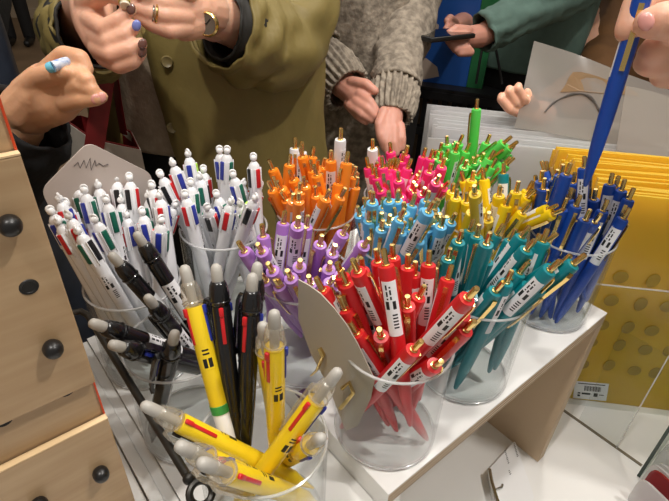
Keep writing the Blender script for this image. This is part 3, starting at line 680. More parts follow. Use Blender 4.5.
for k in range(NW):
    b = .285 + k * .0092; zt = .972 + rf.uniform(-.006, .008) + .0008 * k; a0 = -.255 + rf.uniform(-.01, .01) + (.055 if k in (1, 2, 3) else 0)
    o = sheet('clear_sleeve', (D(a0, b, ZF + .0012), D(a0 + .56, b, ZF + .0012), D(a0 + .56, b + .006, zt - .01), D(a0, b + .006, zt)), M_clr, thick=.002, nx=14, ny=6,
              bend=lambda s, t, ph=rf.uniform(0, 6): .0025 * math.sin(s * 6 + ph) * t)
    tag(o, 'frontmost clear plastic sleeve behind the yellow folders' if k == 0 else ('rearmost clear plastic sleeve, tallest at the back' if k == NW - 1 else 'clear plastic sleeve, %s behind the frontmost of the sleeves' % ORDX[k - 1]), 'sleeve', 'clear plastic sleeves standing in a stack')
# clear bin round the yellow folders
bn = tag(empty('clear_bin', D(.1, .12, ZF)), 'clear acrylic bin around the yellow folders', 'bin')
zb = .905
def dbox(bm, a0, a1, b0, b1, z0, z1): box(bm, D((a0 + a1) / 2, (b0 + b1) / 2, (z0 + z1) / 2), (a1 - a0, b1 - b0, z1 - z0), FIX2, .0004)
bm = bmesh.new(); dbox(bm, -.079, .32, -.0095, -.0065, ZF + .0004, zb); part(obj('front_wall', bm, M_acryl, smooth=False), bn)
bm = bmesh.new(); dbox(bm, -.079, -.076, -.0063, .268, ZF + .0004, zb); part(obj('side_wall', bm, M_acryl, smooth=False), bn)
bm = bmesh.new(); dbox(bm, -.0790, .32, -.0096, -.0064, zb, zb + .0012); part(obj('front_rim', bm, M_rim, smooth=False), bn)
bm = bmesh.new(); dbox(bm, -.0790, -.0758, -.0063, .268, zb, zb + .0012); part(obj('side_rim', bm, M_rim, smooth=False), bn)
# low clear divider and glass pane on the shelf
dv = tag(empty('acrylic_divider', W(.437, -.02, ZF)), 'upright clear acrylic divider on the white shelf in front of the bin', 'divider')
bm = bmesh.new(); fbox(bm, .436, .439, -.0575, .0, ZF + .0004, .86); part(obj('panel', bm, M_acryl, smooth=False), dv)
bm = bmesh.new(); fbox(bm, .4358, .4392, -.0592, -.0577, ZF + .0004, .86); part(obj('edge', bm, M_rim, smooth=False), dv)
bm = bmesh.new(); fbox(bm, .4355, .4395, -.094, .026, ZF + .0001, ZF + .0016); part(obj('foot_strip', bm, mat('smoked_strip', (120, 112, 96), .3), smooth=False), dv)
M_glass = film('green_glass', (206, 224, 214), clear=.3, milk=.12, rough=.03, glossmin=.03)
gp = tag(empty('glass_pane', W(.5, -.1, ZF)), 'glass pane with dark green edge at the lower right', 'pane')
bm = bmesh.new(); fbox(bm, .4198, .70, -.1005, -.0965, ZF + .0004, .80); part(obj('pane', bm, M_glass, smooth=False), gp)
bm = bmesh.new(); fbox(bm, .4165, .4196, -.1005, -.0965, ZF + .0004, .80); part(tag(obj('pane_edge', bm, mat('green_glass_edge', (44, 62, 52), .15), smooth=False), 'dark green pane edge'), gp)
# packs of clear sleeves with one red, bottom right
kp = W(.385, -.150, ZF)
for k in range(7):
    red = k == 1
    m = film('red_sleeve', (190, 60, 66), clear=.9, milk=.6) if red else M_clr
    p = W(.355 + .014 * k, -.152 - .004 * (k % 2), ZF + .0008); w = .05; h = .055 + .006 * ((k * 5) % 3)
    tang = (V * 1 + U * .25).normalized(); poly = [p - tang * w, p + tang * w, p + tang * w + Z * h, p - tang * w + Z * h]
    bm = bmesh.new(); prism(bm, rounded(poly, .014), tang.cross(Z).normalized(), .003); o = obj('plastic_pouch', bm, m, smooth=False)
    tag(o, 'small red plastic pouch among clear ones in the bottom right corner' if red else 'small clear rounded pouch, %s from the left in the bottom right corner' % ORD[k], 'pouch', 'plastic pouches in the corner')
# price card in a metal holder under the riser
def onfloor(x, y, z=ZF + .0012): return Pz(x, y, z)
pc = tag(empty('price_card_holder', onfloor(505, 470)), 'white price card in a silver holder on the shelf under the riser', 'price card')
bm = bmesh.new(); prism(bm, rounded([onfloor(513, 446), onfloor(521, 470), onfloor(532, 502), onfloor(520, 535), onfloor(495, 520), onfloor(487, 474)], .004), Z, .012); part(obj('card', bm, M_whitep, smooth=False), pc)
bm = bmesh.new(); e = Z * .015
tube(bm, [onfloor(487, 476) + e, onfloor(489, 488) + e, onfloor(493, 502) + e, onfloor(497, 514) + e], .0028, 8); part(obj('holder_bar', bm, M_chrome), pc)
bm = bmesh.new(); tube(bm, [onfloor(493, 496) + e, onfloor(499, 494) + e, onfloor(500, 491) + e], .0016, 8); part(obj('hook', bm, M_chrome), pc)
bm = bmesh.new()
for (x0, y0), (x1, y1), n in (((512, 449), (516, 463), 9), ((503, 456), (507, 470), 8), ((507, 476), (509, 481), 3)):
    for k in range(n):
        p = onfloor(x0 + (x1 - x0) * k / n, y0 + (y1 - y0) * k / n) + Z * .0124
        box(bm, p, (.0030 if k % 3 else .002, .0008, .0003), FIX)
part(obj('lettering', bm, M_black, smooth=False), pc)
# ------------------------------------------------------------------ people
M_skin = mat('skin_warm', (232, 178, 150), .45, var=.05, scale=30, sss=.25, bump=.12, bscale=260)
M_skin2 = mat('skin_tan', (222, 168, 130), .45, var=.05, scale=30, sss=.25, bump=.12, bscale=260)
M_skin3 = mat('skin_rosy', (206, 146, 126), .5, var=.05, scale=30, sss=.2)
M_hair = mat('dark_hair', (34, 28, 26), .45, var=.2, scale=90)
M_olive = mat('olive_cotton', (128, 112, 60), .62, var=.07, scale=14, bump=.25, bscale=70)
M_lining = mat('dark_lining', (30, 27, 22), .7)
M_sweat = mat('taupe_knit', (172, 154, 132), .85, var=.1, scale=60, bump=.5, bscale=160)
M_knit = mat('grey_wool', (158, 146, 130), .95, rgb2=(112, 102, 90), scale=70, bump=.9, bscale=120)
M_teal = mat('teal_fleece', (96, 122, 112), .9, var=.06, scale=40, bump=.2, bscale=200)
M_denim = mat('black_trousers', (24, 23, 24), .75, var=.1, scale=30)
M_brown = mat('brown_coat', (112, 76, 40), .7, var=.12, scale=14, bump=.3, bscale=50)
M_blackc = mat('black_wool', (20, 20, 22), .85, var=.2, scale=60, bump=.3, bscale=150)
M_navyj = mat('dark_blue_jacket', (48, 54, 66), .35, var=.2, scale=20, bump=.3, bscale=30)
M_shoe = mat('black_shoe', (18, 18, 18), .4)
M_nail = {'pink': mat('pink_nail', (228, 160, 150), .2, coat=.4), 'brown': mat('brown_nail', (112, 76, 66), .2, coat=.4), 'blue': mat('blue_nail', (120, 130, 196), .2, coat=.4)}
def nz3(p, s): return noise.noise(Vector(p) * s)
def C_(pts): return [(P(x, y, d), r) for x, y, d, r in pts]
def hand(palm, fingers, voxel=.0017, smooth=4):
    bm = bmesh.new()
    for c in palm: chain(bm, C_(c))
    for c in fingers: chain(bm, C_(c))
    return fuse(bm, voxel, smooth, .5)
def body(ctr, zhip, zneck, wide, deep, face, arms, hands, skin, par_name='person', head=True, shift=(0, 0)):
    """one continuous figure; face = horizontal facing direction, arms = [(shoulder, elbow, wrist, r)], hands = finished hand meshes"""
    f = Vector((face[0], face[1], 0)).normalized(); s = Z.cross(f).normalized(); c = Vector((ctr.x, ctr.y, 0)); bm = bmesh.new()
    q = frame_rot(s, f, Z)
    ball(bm, c + Z * (zhip + .02), 1, 3, (wide * .86, deep * .9, .15), q); ball(bm, c + Z * ((zhip + zneck) / 2), 1, 3, (wide * .78, deep * .82, .22), q)
    ball(bm, c + Z * (zneck - .17), 1, 3, (wide * .92, deep * .95, .19), q); 
    capsule(bm, c + Z * (zneck - .06), c + Z * (zneck + .07), .06, .052)
    if head:
        h = c + Z * (zneck + .17) + f * .02
        ball(bm, h, 1, 3, (.075, .092, .112), q); ball(bm, h + f * .092 - Z * .012, 1, 2, (.014, .02, .024), q); ball(bm, h + f * .078 - Z * .05, 1, 2, (.028, .016, .010), q)
        for k in (-1, 1):
            ball(bm, h + s * .076 * k, 1, 2, (.012, .02, .03), q); ball(bm, h + s * .03 * k + f * .082 + Z * .008, .012, 2)
    for k in (-1, 1):
        hp = c + s * (.085 * k) + Z * zhip; kn = c + s * (.09 * k) + f * .015 + Z * (zhip * .54); an = c + s * (.09 * k) - f * .01 + Z * .085
        chain(bm, [(hp, .082), (kn, .055), (an, .040)]); chain(bm, [(an, .038), (an + f * .07 - Z * .048, .034), (an + f * .15 - Z * .058, .026)])
    for sh, el, wr, r in arms: chain(bm, [(c + Z * (zneck - .08), .05), (sh, r * 1.35), (el, r), (wr, r * .72)])
    me = fuse(bm, .011, 4, .5)
    b2 = bmesh.new(); b2.from_mesh(me); bpy.data.meshes.remove(me)
    for h in hands: b2.from_mesh(h); bpy.data.meshes.remove(h)
    o = obj(par_name, b2, skin, angle=80)
    return o
def legs_cloth(name, ctr, zhip, ztop, wide, deep, face, m, par, zb=.07):
    f = Vector((face[0], face[1], 0)).normalized(); s = Z.cross(f).normalized(); c = Vector((ctr.x, ctr.y, 0)); q = frame_rot(s, f, Z); bm = bmesh.new()
    ball(bm, c + Z * (zhip + .02), 1, 3, (wide * .95, deep * 1.02, .16), q); lathe(bm, [(.0, 0), (1, 0), (.97, 1), (0, 1)], 24, org=c + Z * zhip, rot=q @ Matrix.Diagonal((wide * .93, deep * .98, ztop - zhip)).to_3x3())
    for k in (-1, 1):
        hp = c + s * (.085 * k) + Z * zhip; kn = c + s * (.09 * k) + f * .015 + Z * (zhip * .54); an = c + s * (.09 * k) - f * .01 + Z * zb
        chain(bm, [(hp, .095), (kn, .068), (an, .058)])
    me = fuse(bm, .012, 4); o = link(name, me, m, par)
    for k in (-1, 1):
        an = c + s * (.09 * k) - f * .01; b3 = bmesh.new(); chain(b3, [(an + Z * .05, .048), (an + f * .08 + Z * .042, .043), (an + f * .17 + Z * .036, .034)]); mm = fuse(b3, .008, 3)
        for v in mm.vertices: v.co.z = max(v.co.z, .001)
        link('shoe', mm, M_shoe, par)
    return o
def garment(name, rings, m, par, seg=64, fold=.006, nf=7, open_=True, seed=0, thick=.004, fine=.003):
    """rings: (centre, a, b, face, th0, th1): th0..th1 is the gap at the front (equal = closed)"""
    bm = bmesh.new(); L = []
    R = spline([(c.x, c.y, c.z, a, b, f[0], f[1], t0, t1) for c, a, b, f, t0, t1 in rings], 10)
    for cx_, cy_, cz_, a, b, fx, fy, t0, t1 in R:
        f = Vector((fx, fy, 0)).normalized(); s = Z.cross(f).normalized(); row = []
        for i in range(seg + (1 if open_ else 0)):
            th = t1 + (t0 + 2 * math.pi - t1) * i / seg if open_ else 2 * math.pi * i / seg
            n = nz3((math.cos(th) * 1.2 + seed, math.sin(th) * 1.2, cz_ * 1.3), 2.2) * fold * 2 + math.sin(th * nf + cz_ * 5 + seed) * fold * .6 + nz3((math.cos(th) + seed, math.sin(th), cz_ * 2.5), 7) * fine
            row.append(bm.verts.new(Vector((cx_, cy_, cz_)) + s * (math.sin(th) * (a + n)) + f * (math.cos(th) * (b + n))))
        L.append(row)
    for p, q in zip(L, L[1:]):
        k = len(p)
        for i in range(k - 1 if open_ else k): bm.faces.new((p[i], p[(i + 1) % k], q[(i + 1) % k], q[i]))
    o = obj(name, bm, m, par, angle=85); md = o.modifiers.new('thickness', 'SOLIDIFY'); md.thickness = thick; md.offset = -1
    return o
def sleeve(name, pts, m, par, seg=40, wr=.004, ribs=0, amp=0, seed=0, n=12, thick=.0035, folds=0, freq=30):
    """pts: (px, py, depth, radius) from shoulder to cuff"""
    W_ = spline([tuple(P(x, y, d)) + (r,) for x, y, d, r in pts], n); c = [Vector(w[:3]) for w in W_]; rr = [w[3] for w in W_]; bm = bmesh.new()
    def rip(k, a, p):
        v = nz3((math.cos(a) * 1.3 + seed, math.sin(a) * 1.3, k * .16), 1.7) * wr * 1.6
        if folds: v += math.sin(k * freq / n + math.sin(a + seed) * 2.2 + seed) * folds * (.5 + .5 * math.cos(a - seed)) 
        if ribs: v += math.cos(a * ribs) * amp
        return v
    tube(bm, c, rr, seg, cap=False, ripple=rip)
    o = obj(name, bm, m, par, angle=85); md = o.modifiers.new('thickness', 'SOLIDIFY'); md.thickness = thick; md.offset = -1
    return o
def nail(p, d, r, col, par):
    """small oval finger nail at p facing direction d"""
    bm = bmesh.new(); q = Z.rotation_difference(Vector(d).normalized()).to_matrix(); ball(bm, p, 1, 2, (r * .8, r, r * .35), q); return obj('finger_nail', bm, M_nail[col], par)
def facing(p): 
    v = CAM - p; v.z = 0; v.normalize(); return (v.x, v.y)
def hairdo(c, zneck, face, par, m=None, long_=.0):
    f = Vector((face[0], face[1], 0)).normalized(); s = Z.cross(f).normalized(); q = frame_rot(s, f, Z); bm = bmesh.new(); h = Vector((c.x, c.y, zneck + .17))
    ball(bm, h - f * .012 + Z * .022, 1, 3, (.086, .098, .105), q); ball(bm, h - f * .045 - Z * (.05 + long_ / 2), 1, 3, (.078, .055, .09 + long_ / 2), q)
    link('hair', fuse(bm, .009, 3), m or M_hair, par)

# --- person in the open olive coat
cB = P(208, 100, .875); fB = (.06, -1); cB = Vector((cB.x, cB.y, 0))
hl = hand([[(90, 0, .535, .022), (94, 22, .515, .020), (102, 38, .51, .019), (110, 52, .51, .016)], [(92, 18, .515, .018), (104, 50, .51, .014)]],
          [[(90, 20, .50, 0.0095), (105, 29, .482, 0.0090), (118, 21, .478, 0.0079), (130, 10, .478, 0.0063)], [(95, 36, .50, 0.0095), (111, 43, .482, 0.0088), (126, 35, .478, 0.0077), (135, 26, .478, 0.0061)],
           [(97, 48, .50, 0.0090), (113, 55, .482, 0.0086), (130, 50, .478, 0.0075), (141, 44, .478, 0.0061)], [(104, 58, .505, 0.0086), (120, 66, .488, 0.0079), (133, 62, .484, 0.0070), (141, 53, .482, 0.0058)],
           [(86, 2, .505, 0.0117), (106, -8, .482, 0.0095), (123, -2, .474, 0.0077)]])
hr = hand([[(216, 14, .625, .027), (198, 10, .585, .025), (182, 12, .57, .022)], [(198, 22, .585, .019), (184, 26, .572, .017)]],
          [[(186, -4, .56, .0105), (160, -8, .54, .0098), (140, -10, .53, .0085), (129, -3, .525, .007)], [(186, 6, .56, .0105), (163, 4, .54, .0100), (144, 0, .532, .0086), (132, -2, .527, .007)],
           [(186, 17, .56, .0103), (165, 16, .542, .0098), (147, 12, .534, .0085), (134, 7, .528, .0069)], [(186, 28, .565, .0098), (170, 31, .55, .0090), (153, 25, .542, .008), (139, 17, .535, .0064)],
           [(188, -10, .55, .012), (160, -20, .53, .010), (138, -14, .515, .0085)]])
arms = [(P(98, -120, .93), P(78, 34, .72), P(90, 0, .535), .040), (P(318, -120, .93), P(290, 44, .75), P(214, 14, .62), .043)]
B = body(cB, .93, 1.39, .165, .105, fB, arms, [hl, hr], M_skin)
tag(B, 'person in an open olive green coat holding a small pen in both hands', 'person')
hairdo(cB, 1.39, fB, B, long_=.05)
legs_cloth('trousers', cB, .90, .985, .175, .11, fB, M_denim, B)
garment('sweater', [(cB + Z * 1.40, .085, .07, fB, 0, 0), (cB + Z * 1.34, .165, .09, fB, 0, 0), (cB + Z * 1.2, .175, .108, fB, 0, 0), (cB + Z * 1.08, .180, .118, fB, 0, 0), (cB + Z * .965, .185, .122, fB, 0, 0)], M_sweat, B, open_=False, fold=.003, seed=3)
coat = garment('coat', [(cB + Z * 1.43, .085, .08, fB, -.9, -.3), (cB + Z * 1.36, .185, .105, fB, -.75, -.35), (cB + Z * 1.22, .192, .130, fB, -.64, -.36), (cB + Z * 1.10, .194, .140, fB, -.62, -.28), (cB + Z * .95, .200, .148, fB, -.64, -.12), (cB + Z * .75, .225, .155, fB, -.7, -.02), (cB + Z * .52, .235, .16, fB, -.75, .05)],
       M_olive, B, fold=.006, nf=5, seed=1.3, fine=.005)
sleeve('sleeve', [(98, -125, .93, .070), (86, -40, .83, .062), (80, 30, .70, .052), (90, 36, .61, .050), (98, 28, .562, .045)], M_olive, B, wr=.006, seed=2, folds=.004)
sleeve('sleeve', [(318, -125, .93, .076), (305, -40, .84, .072), (284, 40, .745, .064), (250, 38, .68, .061), (222, 27, .632, .052)], M_olive, B, wr=.006, seed=5.1, folds=.0035)
sleeve('inner_cuff', [(74, 32, .68, .044), (86, 34, .60, .042), (95, 30, .556, .040)], M_lining, B, wr=.002)
sleeve('inner_cuff', [(262, 34, .69, .046), (235, 28, .645, .044), (221, 25, .628, .042)], M_lining, B, wr=.002)
for x, y in ((167, 62), (172, 128)):
    r = ray(x, y); c = cB - CAM; f3 = Vector((fB[0], fB[1], 0)).normalized(); s3 = Z.cross(f3)
    best = min((abs((((CAM + r * t - cB).dot(s3)) / .211) ** 2 + (((CAM + r * t - cB).dot(f3)) / .143) ** 2 - 1), t) for t in [.55 + .002 * k for k in range(130)])
    p = CAM + r * best[1]; bm = bmesh.new(); lathe(bm, [(0, .004), (.004, .0045), (.007, .006), (.0085, .004), (.0085, 0)], 20, org=p, rot=Z.rotation_difference((-r).normalized()).to_matrix()); obj('coat_button', bm, mat('olive_button', (112, 98, 60), .4), coat)
for x, y, d, c, dr in ((131, 9, .471, 'brown', (.3, -.8, .3)), (136.5, 25.5, .471, 'blue', (.4, -.8, .2)), (142.5, 44, .472, 'brown', (.5, -.7, .1)), (142.5, 52.5, .477, 'brown', (.6, -.6, -.1))): nail(P(x, y, d), dr, .0052, c, B)
rg = tag(empty('finger_ring', P(154, 14, .537)), 'gold and silver ring on the olive-coated person\'s hand', 'ring')
ax = (P(165, 16, .542) - P(147, 12, .534)).normalized()
for k, m in ((0, M_gold), (1, M_chrome)):
    bm = bmesh.new(); torus(bm, P(156 - 3.2 * k, 14.2 - .6 * k, .538), .0099, .0013, ax, 28, 8); part(obj('band', bm, m), rg)
wt = tag(empty('wristwatch', P(206, 22, .575)), 'gold rimmed wristwatch with dark dial on pinkish strap', 'watch')
wn = (CAM - P(206, 22, .575)).normalized() * .75 + Vector((-.35, 0, -.1)); wn.normalize(); wq = Z.rotation_difference(wn).to_matrix(); wc = P(207, 24, .574)
bm = bmesh.new(); lathe(bm, [(0, -.004), (.0125, -.004), (.0138, -.002), (.0138, .001), (.0120, .003), (.0112, .0022)], 32, org=wc, rot=wq); part(obj('case', bm, M_gold), wt)
bm = bmesh.new(); lathe(bm, [(.0114, .0018), (0, .0020)], 32, org=wc, rot=wq); part(obj('dial', bm, mat('grey_dial', (120, 112, 100), .3)), wt)
bm = bmesh.new()
for a, l in ((.6, .008), (2.4, .0055)): box(bm, wc + wq @ Vector((math.cos(a) * l / 2, math.sin(a) * l / 2, .0024)), (l, .0009, .0004), wq @ Matrix.Rotation(a, 3, 'Z'))
part(obj('hands', bm, M_black, smooth=False), wt)
bm = bmesh.new(); torus(bm, P(214, 15, .622), .0275, .0035, (P(216, 14, .64) - P(198, 12, .585)), 36, 8); part(obj('strap', bm, mat('pinkish_strap', (206, 158, 140), .5)), wt)
sp = tag(empty('small_pen', P(124, 3, .47)), 'small pen with white cap and yellow print held between both hands', 'pen')
bm = bmesh.new(); tube(bm, [P(123, -16, .475), P(124, -3, .471), P(125, 6, .468)], [.005, .005, .0045], 14); part(obj('barrel', bm, mat('cream_pen', (232, 222, 196), .35)), sp)
bm = bmesh.new(); tube(bm, [P(123.9, -3, .470), P(124.4, 2.5, .468)], .0053, 14); part(obj('print_band', bm, mat('yellow_print', (214, 190, 60), .35)), sp)

# --- person in dark clothes at the far left
cA = P(-82, 215, .70); cA = Vector((cA.x, cA.y, 0)); fA = (.85, -.35)
ha = hand([[(26, 112, .485, .025), (42, 96, .474, .024), (56, 86, .468, .022), (64, 92, .466, .019)], [(38, 106, .480, .023), (58, 102, .470, .020), (68, 98, .466, .016)], [(32, 98, .478, .021), (46, 82, .470, .018)]],
          [[(44, 74, .462, 0.0094), (64, 55, .446, 0.0083), (80, 58, .438, 0.0077), (86, 69, .440, 0.0067), (80, 76, .446, 0.0059)], [(56, 80, .458, 0.0093), (75, 71, .440, 0.0083), (87, 80, .434, 0.0072), (90, 88, .438, 0.0062)],
           [(62, 92, .456, 0.0090), (80, 85, .438, 0.0080), (92, 90, .436, 0.0069), (95, 96, .440, 0.0059)], [(66, 103, .456, 0.0085), (82, 100, .442, 0.0074), (96, 99, .438, 0.0062), (102, 97, .441, 0.0054)],
           [(26, 92, .468, 0.0128), (40, 78, .450, 0.0099), (55, 74, .436, 0.0082), (68, 72.5, .433, 0.0067)]])
Aa = [(P(-50, -20, .72), P(-40, 210, .57), P(22, 122, .488), .034)]
A_ = body(cA, .90, 1.36, .15, .105, fA, Aa, [ha], M_skin2); tag(A_, 'person in dark coat at the left edge gripping a pen with pale blue end', 'person'); hairdo(cA, 1.36, fA, A_, long_=.1)
legs_cloth('trousers', cA, .88, .96, .165, .12, fA, M_denim, A_)
garment('coat', [(cA + Z * 1.40, .08, .075, fA, 0, 0), (cA + Z * 1.33, .17, .115, fA, 0, 0), (cA + Z * 1.2, .185, .14, fA, 0, 0), (cA + Z * 1.0, .19, .15, fA, 0, 0), (cA + Z * .75, .195, .155, fA, 0, 0), (cA + Z * .5, .20, .16, fA, 0, 0)], M_navyj, A_, open_=False, fold=.006, nf=4, seed=7)
sleeve('sleeve', [(-50, -30, .72, .075), (-64, 120, .62, .068), (-36, 205, .56, .062), (4, 156, .51, .048), (32, 117, .484, .040)], M_blackc, A_, wr=.004, seed=4, folds=.003)
nail(P(95.5, 99, .4345), (.4, -.8, .1), .0048, 'pink', A_); nail(P(101.5, 97.5, .4365), (.4, -.8, .2), .0048, 'pink', A_)
gp_ = tag(empty('blue_capped_pen', P(58, 66, .432)), 'pale blue and white patterned pen gripped in the left hand', 'pen')
p0, p1, p2, p3, p4 = P(47.5, 68.6, .424), P(49, 68, .424), P(53, 66.7, .4245), P(64, 63, .430), P(78, 59, .462)
bm = bmesh.new(); tube(bm, [p0, p1, p2], [.0036, .0044, .0046], 16); part(obj('blue_end', bm, mat('sky_plastic', (118, 196, 222), .3)), gp_)
bm = bmesh.new(); tube(bm, [p2, p3, p4], [.0045, .0045, .0042], 16); part(obj('barrel', bm, mat('patterned_barrel', (236, 236, 236), .3, rgb2=(120, 150, 200), scale=150)), gp_)
bm = bmesh.new(); tube(bm, [p0 - (p1 - p0) * .9, p0], [.0014, .0016], 10); part(obj('tip_button', bm, mat('yellow_print', (214, 190, 60))), gp_)

# --- person in the grey wool cardigan
cC = P(352, 60, 1.22); cC = Vector((cC.x, cC.y, 0)); fC = facing(cC)
h1 = hand([[(344, 86, 1.05, .026), (356, 96, 1.03, .025), (362, 104, 1.02, .020)]], [[(352, 82, 1.02, .012), (366, 84, 1.0, .0105), (375, 91, .995, .0085)], [(360, 94, 1.01, .0115), (370, 102, .995, .0100), (376, 111, .995, .0085)], [(356, 102, 1.01, .0115), (367, 108, .995, .0100), (375, 116, .995, .0082)], [(350, 106, 1.015, .0105), (362, 114, 1.0, .0090), (372, 120, 1.0, .0075)], [(348, 104, 1.03, .010), (358, 116, 1.01, .0085), (366, 122, 1.01, .0072)]], .0024)
h2 = hand([[(392, 106, 1.02, .024), (391, 120, 1.0, .023), (390, 128, .995, .021)]], [[(382, 122, .985, .0115), (381, 136, .98, .0098), (385, 148, .985, .008)], [(388, 128, .985, .0112), (386, 142, .98, .0100), (389, 154, .985, .0082)], [(394, 128, .985, .0112), (394, 143, .98, .0096), (396, 153, .985, .008)], [(400, 126, .99, .0102), (402, 139, .985, .0088), (402, 148, .99, .0074)], [(384, 112, .99, .012), (379, 124, .98, .0098), (380, 135, .98, .0082)]], .0024)
Ca = [(P(292, -70, 1.25), P(300, 20, 1.16), P(344, 86, 1.055), .042), (P(425, -70, 1.22), P(408, 20, 1.12), P(392, 106, 1.02), .042)]
Cp = body(cC, .93, 1.40, .16, .105, fC, Ca, [h1, h2], M_skin3); tag(Cp, 'person in a chunky grey wool cardigan with both hands lowered', 'person'); hairdo(cC, 1.40, fC, Cp, long_=.1)
legs_cloth('trousers', cC, .90, .97, .165, .11, fC, M_denim, Cp)
garment('cardigan', [(cC + Z * 1.43, .085, .08, fC, 0, 0), (cC + Z * 1.36, .17, .11, fC, 0, 0), (cC + Z * 1.2, .165, .128, fC, 0, 0), (cC + Z * 1.0, .155, .135, fC, 0, 0), (cC + Z * .8, .15, .14, fC, 0, 0), (cC + Z * .62, .15, .14, fC, 0, 0)], M_knit, Cp, open_=False, fold=.006, nf=5, seed=2.2, thick=.006)
sleeve('sleeve', [(292, -75, 1.25, .078), (294, 0, 1.18, .070), (310, 48, 1.11, .062), (322, 62, 1.09, .058)], M_knit, Cp, wr=.005, seed=1, folds=.004, thick=.006)
sleeve('sleeve', [(425, -75, 1.22, .078), (412, 0, 1.14, .066), (400, 56, 1.08, .055), (395, 88, 1.05, .051)], M_knit, Cp, wr=.005, seed=6, folds=.004, thick=.006)
sleeve('ribbed_cuff', [(320, 60, 1.092, .055), (334, 76, 1.07, .058), (347, 90, 1.052, .050)], M_knit, Cp, wr=.002, ribs=26, amp=.0035, seg=156, thick=.006)
sleeve('ribbed_cuff', [(395, 86, 1.052, .049), (393, 102, 1.035, .049), (391, 118, 1.02, .041)], M_knit, Cp, wr=.002, ribs=24, amp=.0035, seg=144, thick=.006)

# --- person in the teal sweatshirt with a phone
cD = P(522, 45, 1.48); cD = Vector((cD.x, cD.y, 0)); fD = (-.75, -.65)
hd = hand([[(480, 36, 1.165, .026), (470, 37, 1.15, .025), (463, 38, 1.14, .021)]], [[(468, 31, 1.13, .0125), (456, 29, 1.115, .0105), (449, 33, 1.11, .0085)], [(464, 44, 1.12, .0115), (453, 45, 1.11, .0100), (448, 40, 1.112, .0085)], [(467, 49, 1.12, .0112), (456, 49, 1.11, .0096), (451, 44, 1.114, .0082)], [(470, 52, 1.125, .0105), (460, 53, 1.115, .0088), (455, 48, 1.116, .0074)], [(466, 36, 1.12, .0115), (453, 37, 1.108, .0100), (447, 38, 1.108, .0085)]], .0026)
he = hand([[(462, 22, 1.36, .024), (455, 26, 1.30, .02)]], [[(455, 22, 1.28, .0105), (450, 18, 1.22, .0095), (447, 21, 1.20, .0082)], [(454, 28, 1.28, .0105), (449, 26, 1.21, .0095), (446, 29, 1.19, .0082)], [(456, 32, 1.28, .010), (450, 33, 1.21, .009), (447, 35, 1.19, .008)]], .0026)
Da = [(P(600, -80, 1.40), P(600, -24, 1.25), P(480, 36, 1.165), .038), (P(470, -90, 1.55), P(478, 20, 1.50), P(460, 24, 1.36), .040)]
Dp = body(cD, .93, 1.42, .165, .11, fD, Da, [hd, he], M_skin3); tag(Dp, 'person in a teal green sweatshirt holding a black phone', 'person'); hairdo(cD, 1.42, fD, Dp)
legs_cloth('trousers', cD, .90, .99, .168, .118, fD, M_denim, Dp)
garment('sweatshirt', [(cD + Z * 1.45, .085, .08, fD, 0, 0), (cD + Z * 1.37, .175, .115, fD, 0, 0), (cD + Z * 1.2, .18, .135, fD, 0, 0), (cD + Z * 1.05, .18, .14, fD, 0, 0), (cD + Z * .945, .172, .135, fD, 0, 0)], M_teal, Dp, open_=False, fold=.006, nf=4, seed=4.2)
sleeve('sleeve', [(600, -100, 1.40, .082), (612, -60, 1.32, .070), (588, -22, 1.24, .056), (530, 10, 1.19, .046), (482, 33, 1.168, .040)], M_teal, Dp, wr=.006, seed=3, folds=.004)
for x0, x1 in ((484, 476), (494, 502)):
    bm = bmesh.new(); d_ = 1.30
    tube(bm, [P(x0, 40, d_), P((x0 + x1) / 2, 60, d_ + .005), P(x1, 84, d_ + .015)], .0035, 8); obj('drawstring', bm, M_black, Dp)
ph = tag(empty('phone', P(440, 36, 1.105)), 'black phone held flat in the hand of the teal sweatshirt person', 'phone')
p, q = P(418, 37.5, 1.05), P(463, 33, 1.13); x = (q - p).normalized(); y = Z.cross(x).normalized(); z_ = x.cross(y)
bm = bmesh.new(); box(bm, (p + q) / 2, ((q - p).length, .072, .010), frame_rot(x, y, z_), .003); part(obj('case', bm, M_rubber), ph)
bm = bmesh.new(); box(bm, (p + q) / 2 + z_ * .0053, ((q - p).length * .94, .066, .0006), frame_rot(x, y, z_)); part(obj('screen', bm, mat('dark_screen', (12, 12, 14), .08), smooth=False), ph)

# --- person in the brown coat holding the clear folder
cE = P(632, 20, 1.62); cE = Vector((cE.x, cE.y, 0)); fE = facing(cE)
hf = hand([[(545, 124, .99, .022), (535, 117, .97, .018)]], [[(526, 116, .955, .0088), (509, 109, .918, .0082), (501, 99, .908, .0076), (501.5, 96, .909, .007)], [(528, 112, .955, .0088), (515, 102, .915, .0084), (509, 91.5, .904, .0078), (509.5, 89, .905, .0072)], [(532, 108, .955, .0088), (523, 98, .912, .0084), (518, 88.5, .900, .0077), (518.5, 86, .901, .007)], [(535, 106, .96, .0100), (530, 99, .93, .0090), (527, 92, .925, .0075)]], .0018)
Ea = [(P(560, -60, 1.66), P(600, 70, 1.36), P(536, 120, 1.0), .044), (P(690, -60, 1.6), P(700, 60, 1.45), P(690, 100, 1.3), .044)]
Ep = body(cE, .93, 1.42, .165, .11, fE, Ea, [hf], M_skin); tag(Ep, 'person in a brown coat gripping the edge of the clear folder', 'person'); hairdo(cE, 1.42, fE, Ep)
legs_cloth('trousers', cE, .90, .97, .168, .118, fE, M_denim, Ep)
garment('coat', [(cE + Z * 1.45, .085, .08, fE, 0, 0), (cE + Z * 1.37, .175, .115, fE, 0, 0), (cE + Z * 1.2, .185, .14, fE, 0, 0), (cE + Z * 1.0, .19, .15, fE, 0, 0), (cE + Z * .6, .20, .16, fE, 0, 0)], M_brown, Ep, open_=False, fold=.012, nf=6, seed=9, fine=.008)
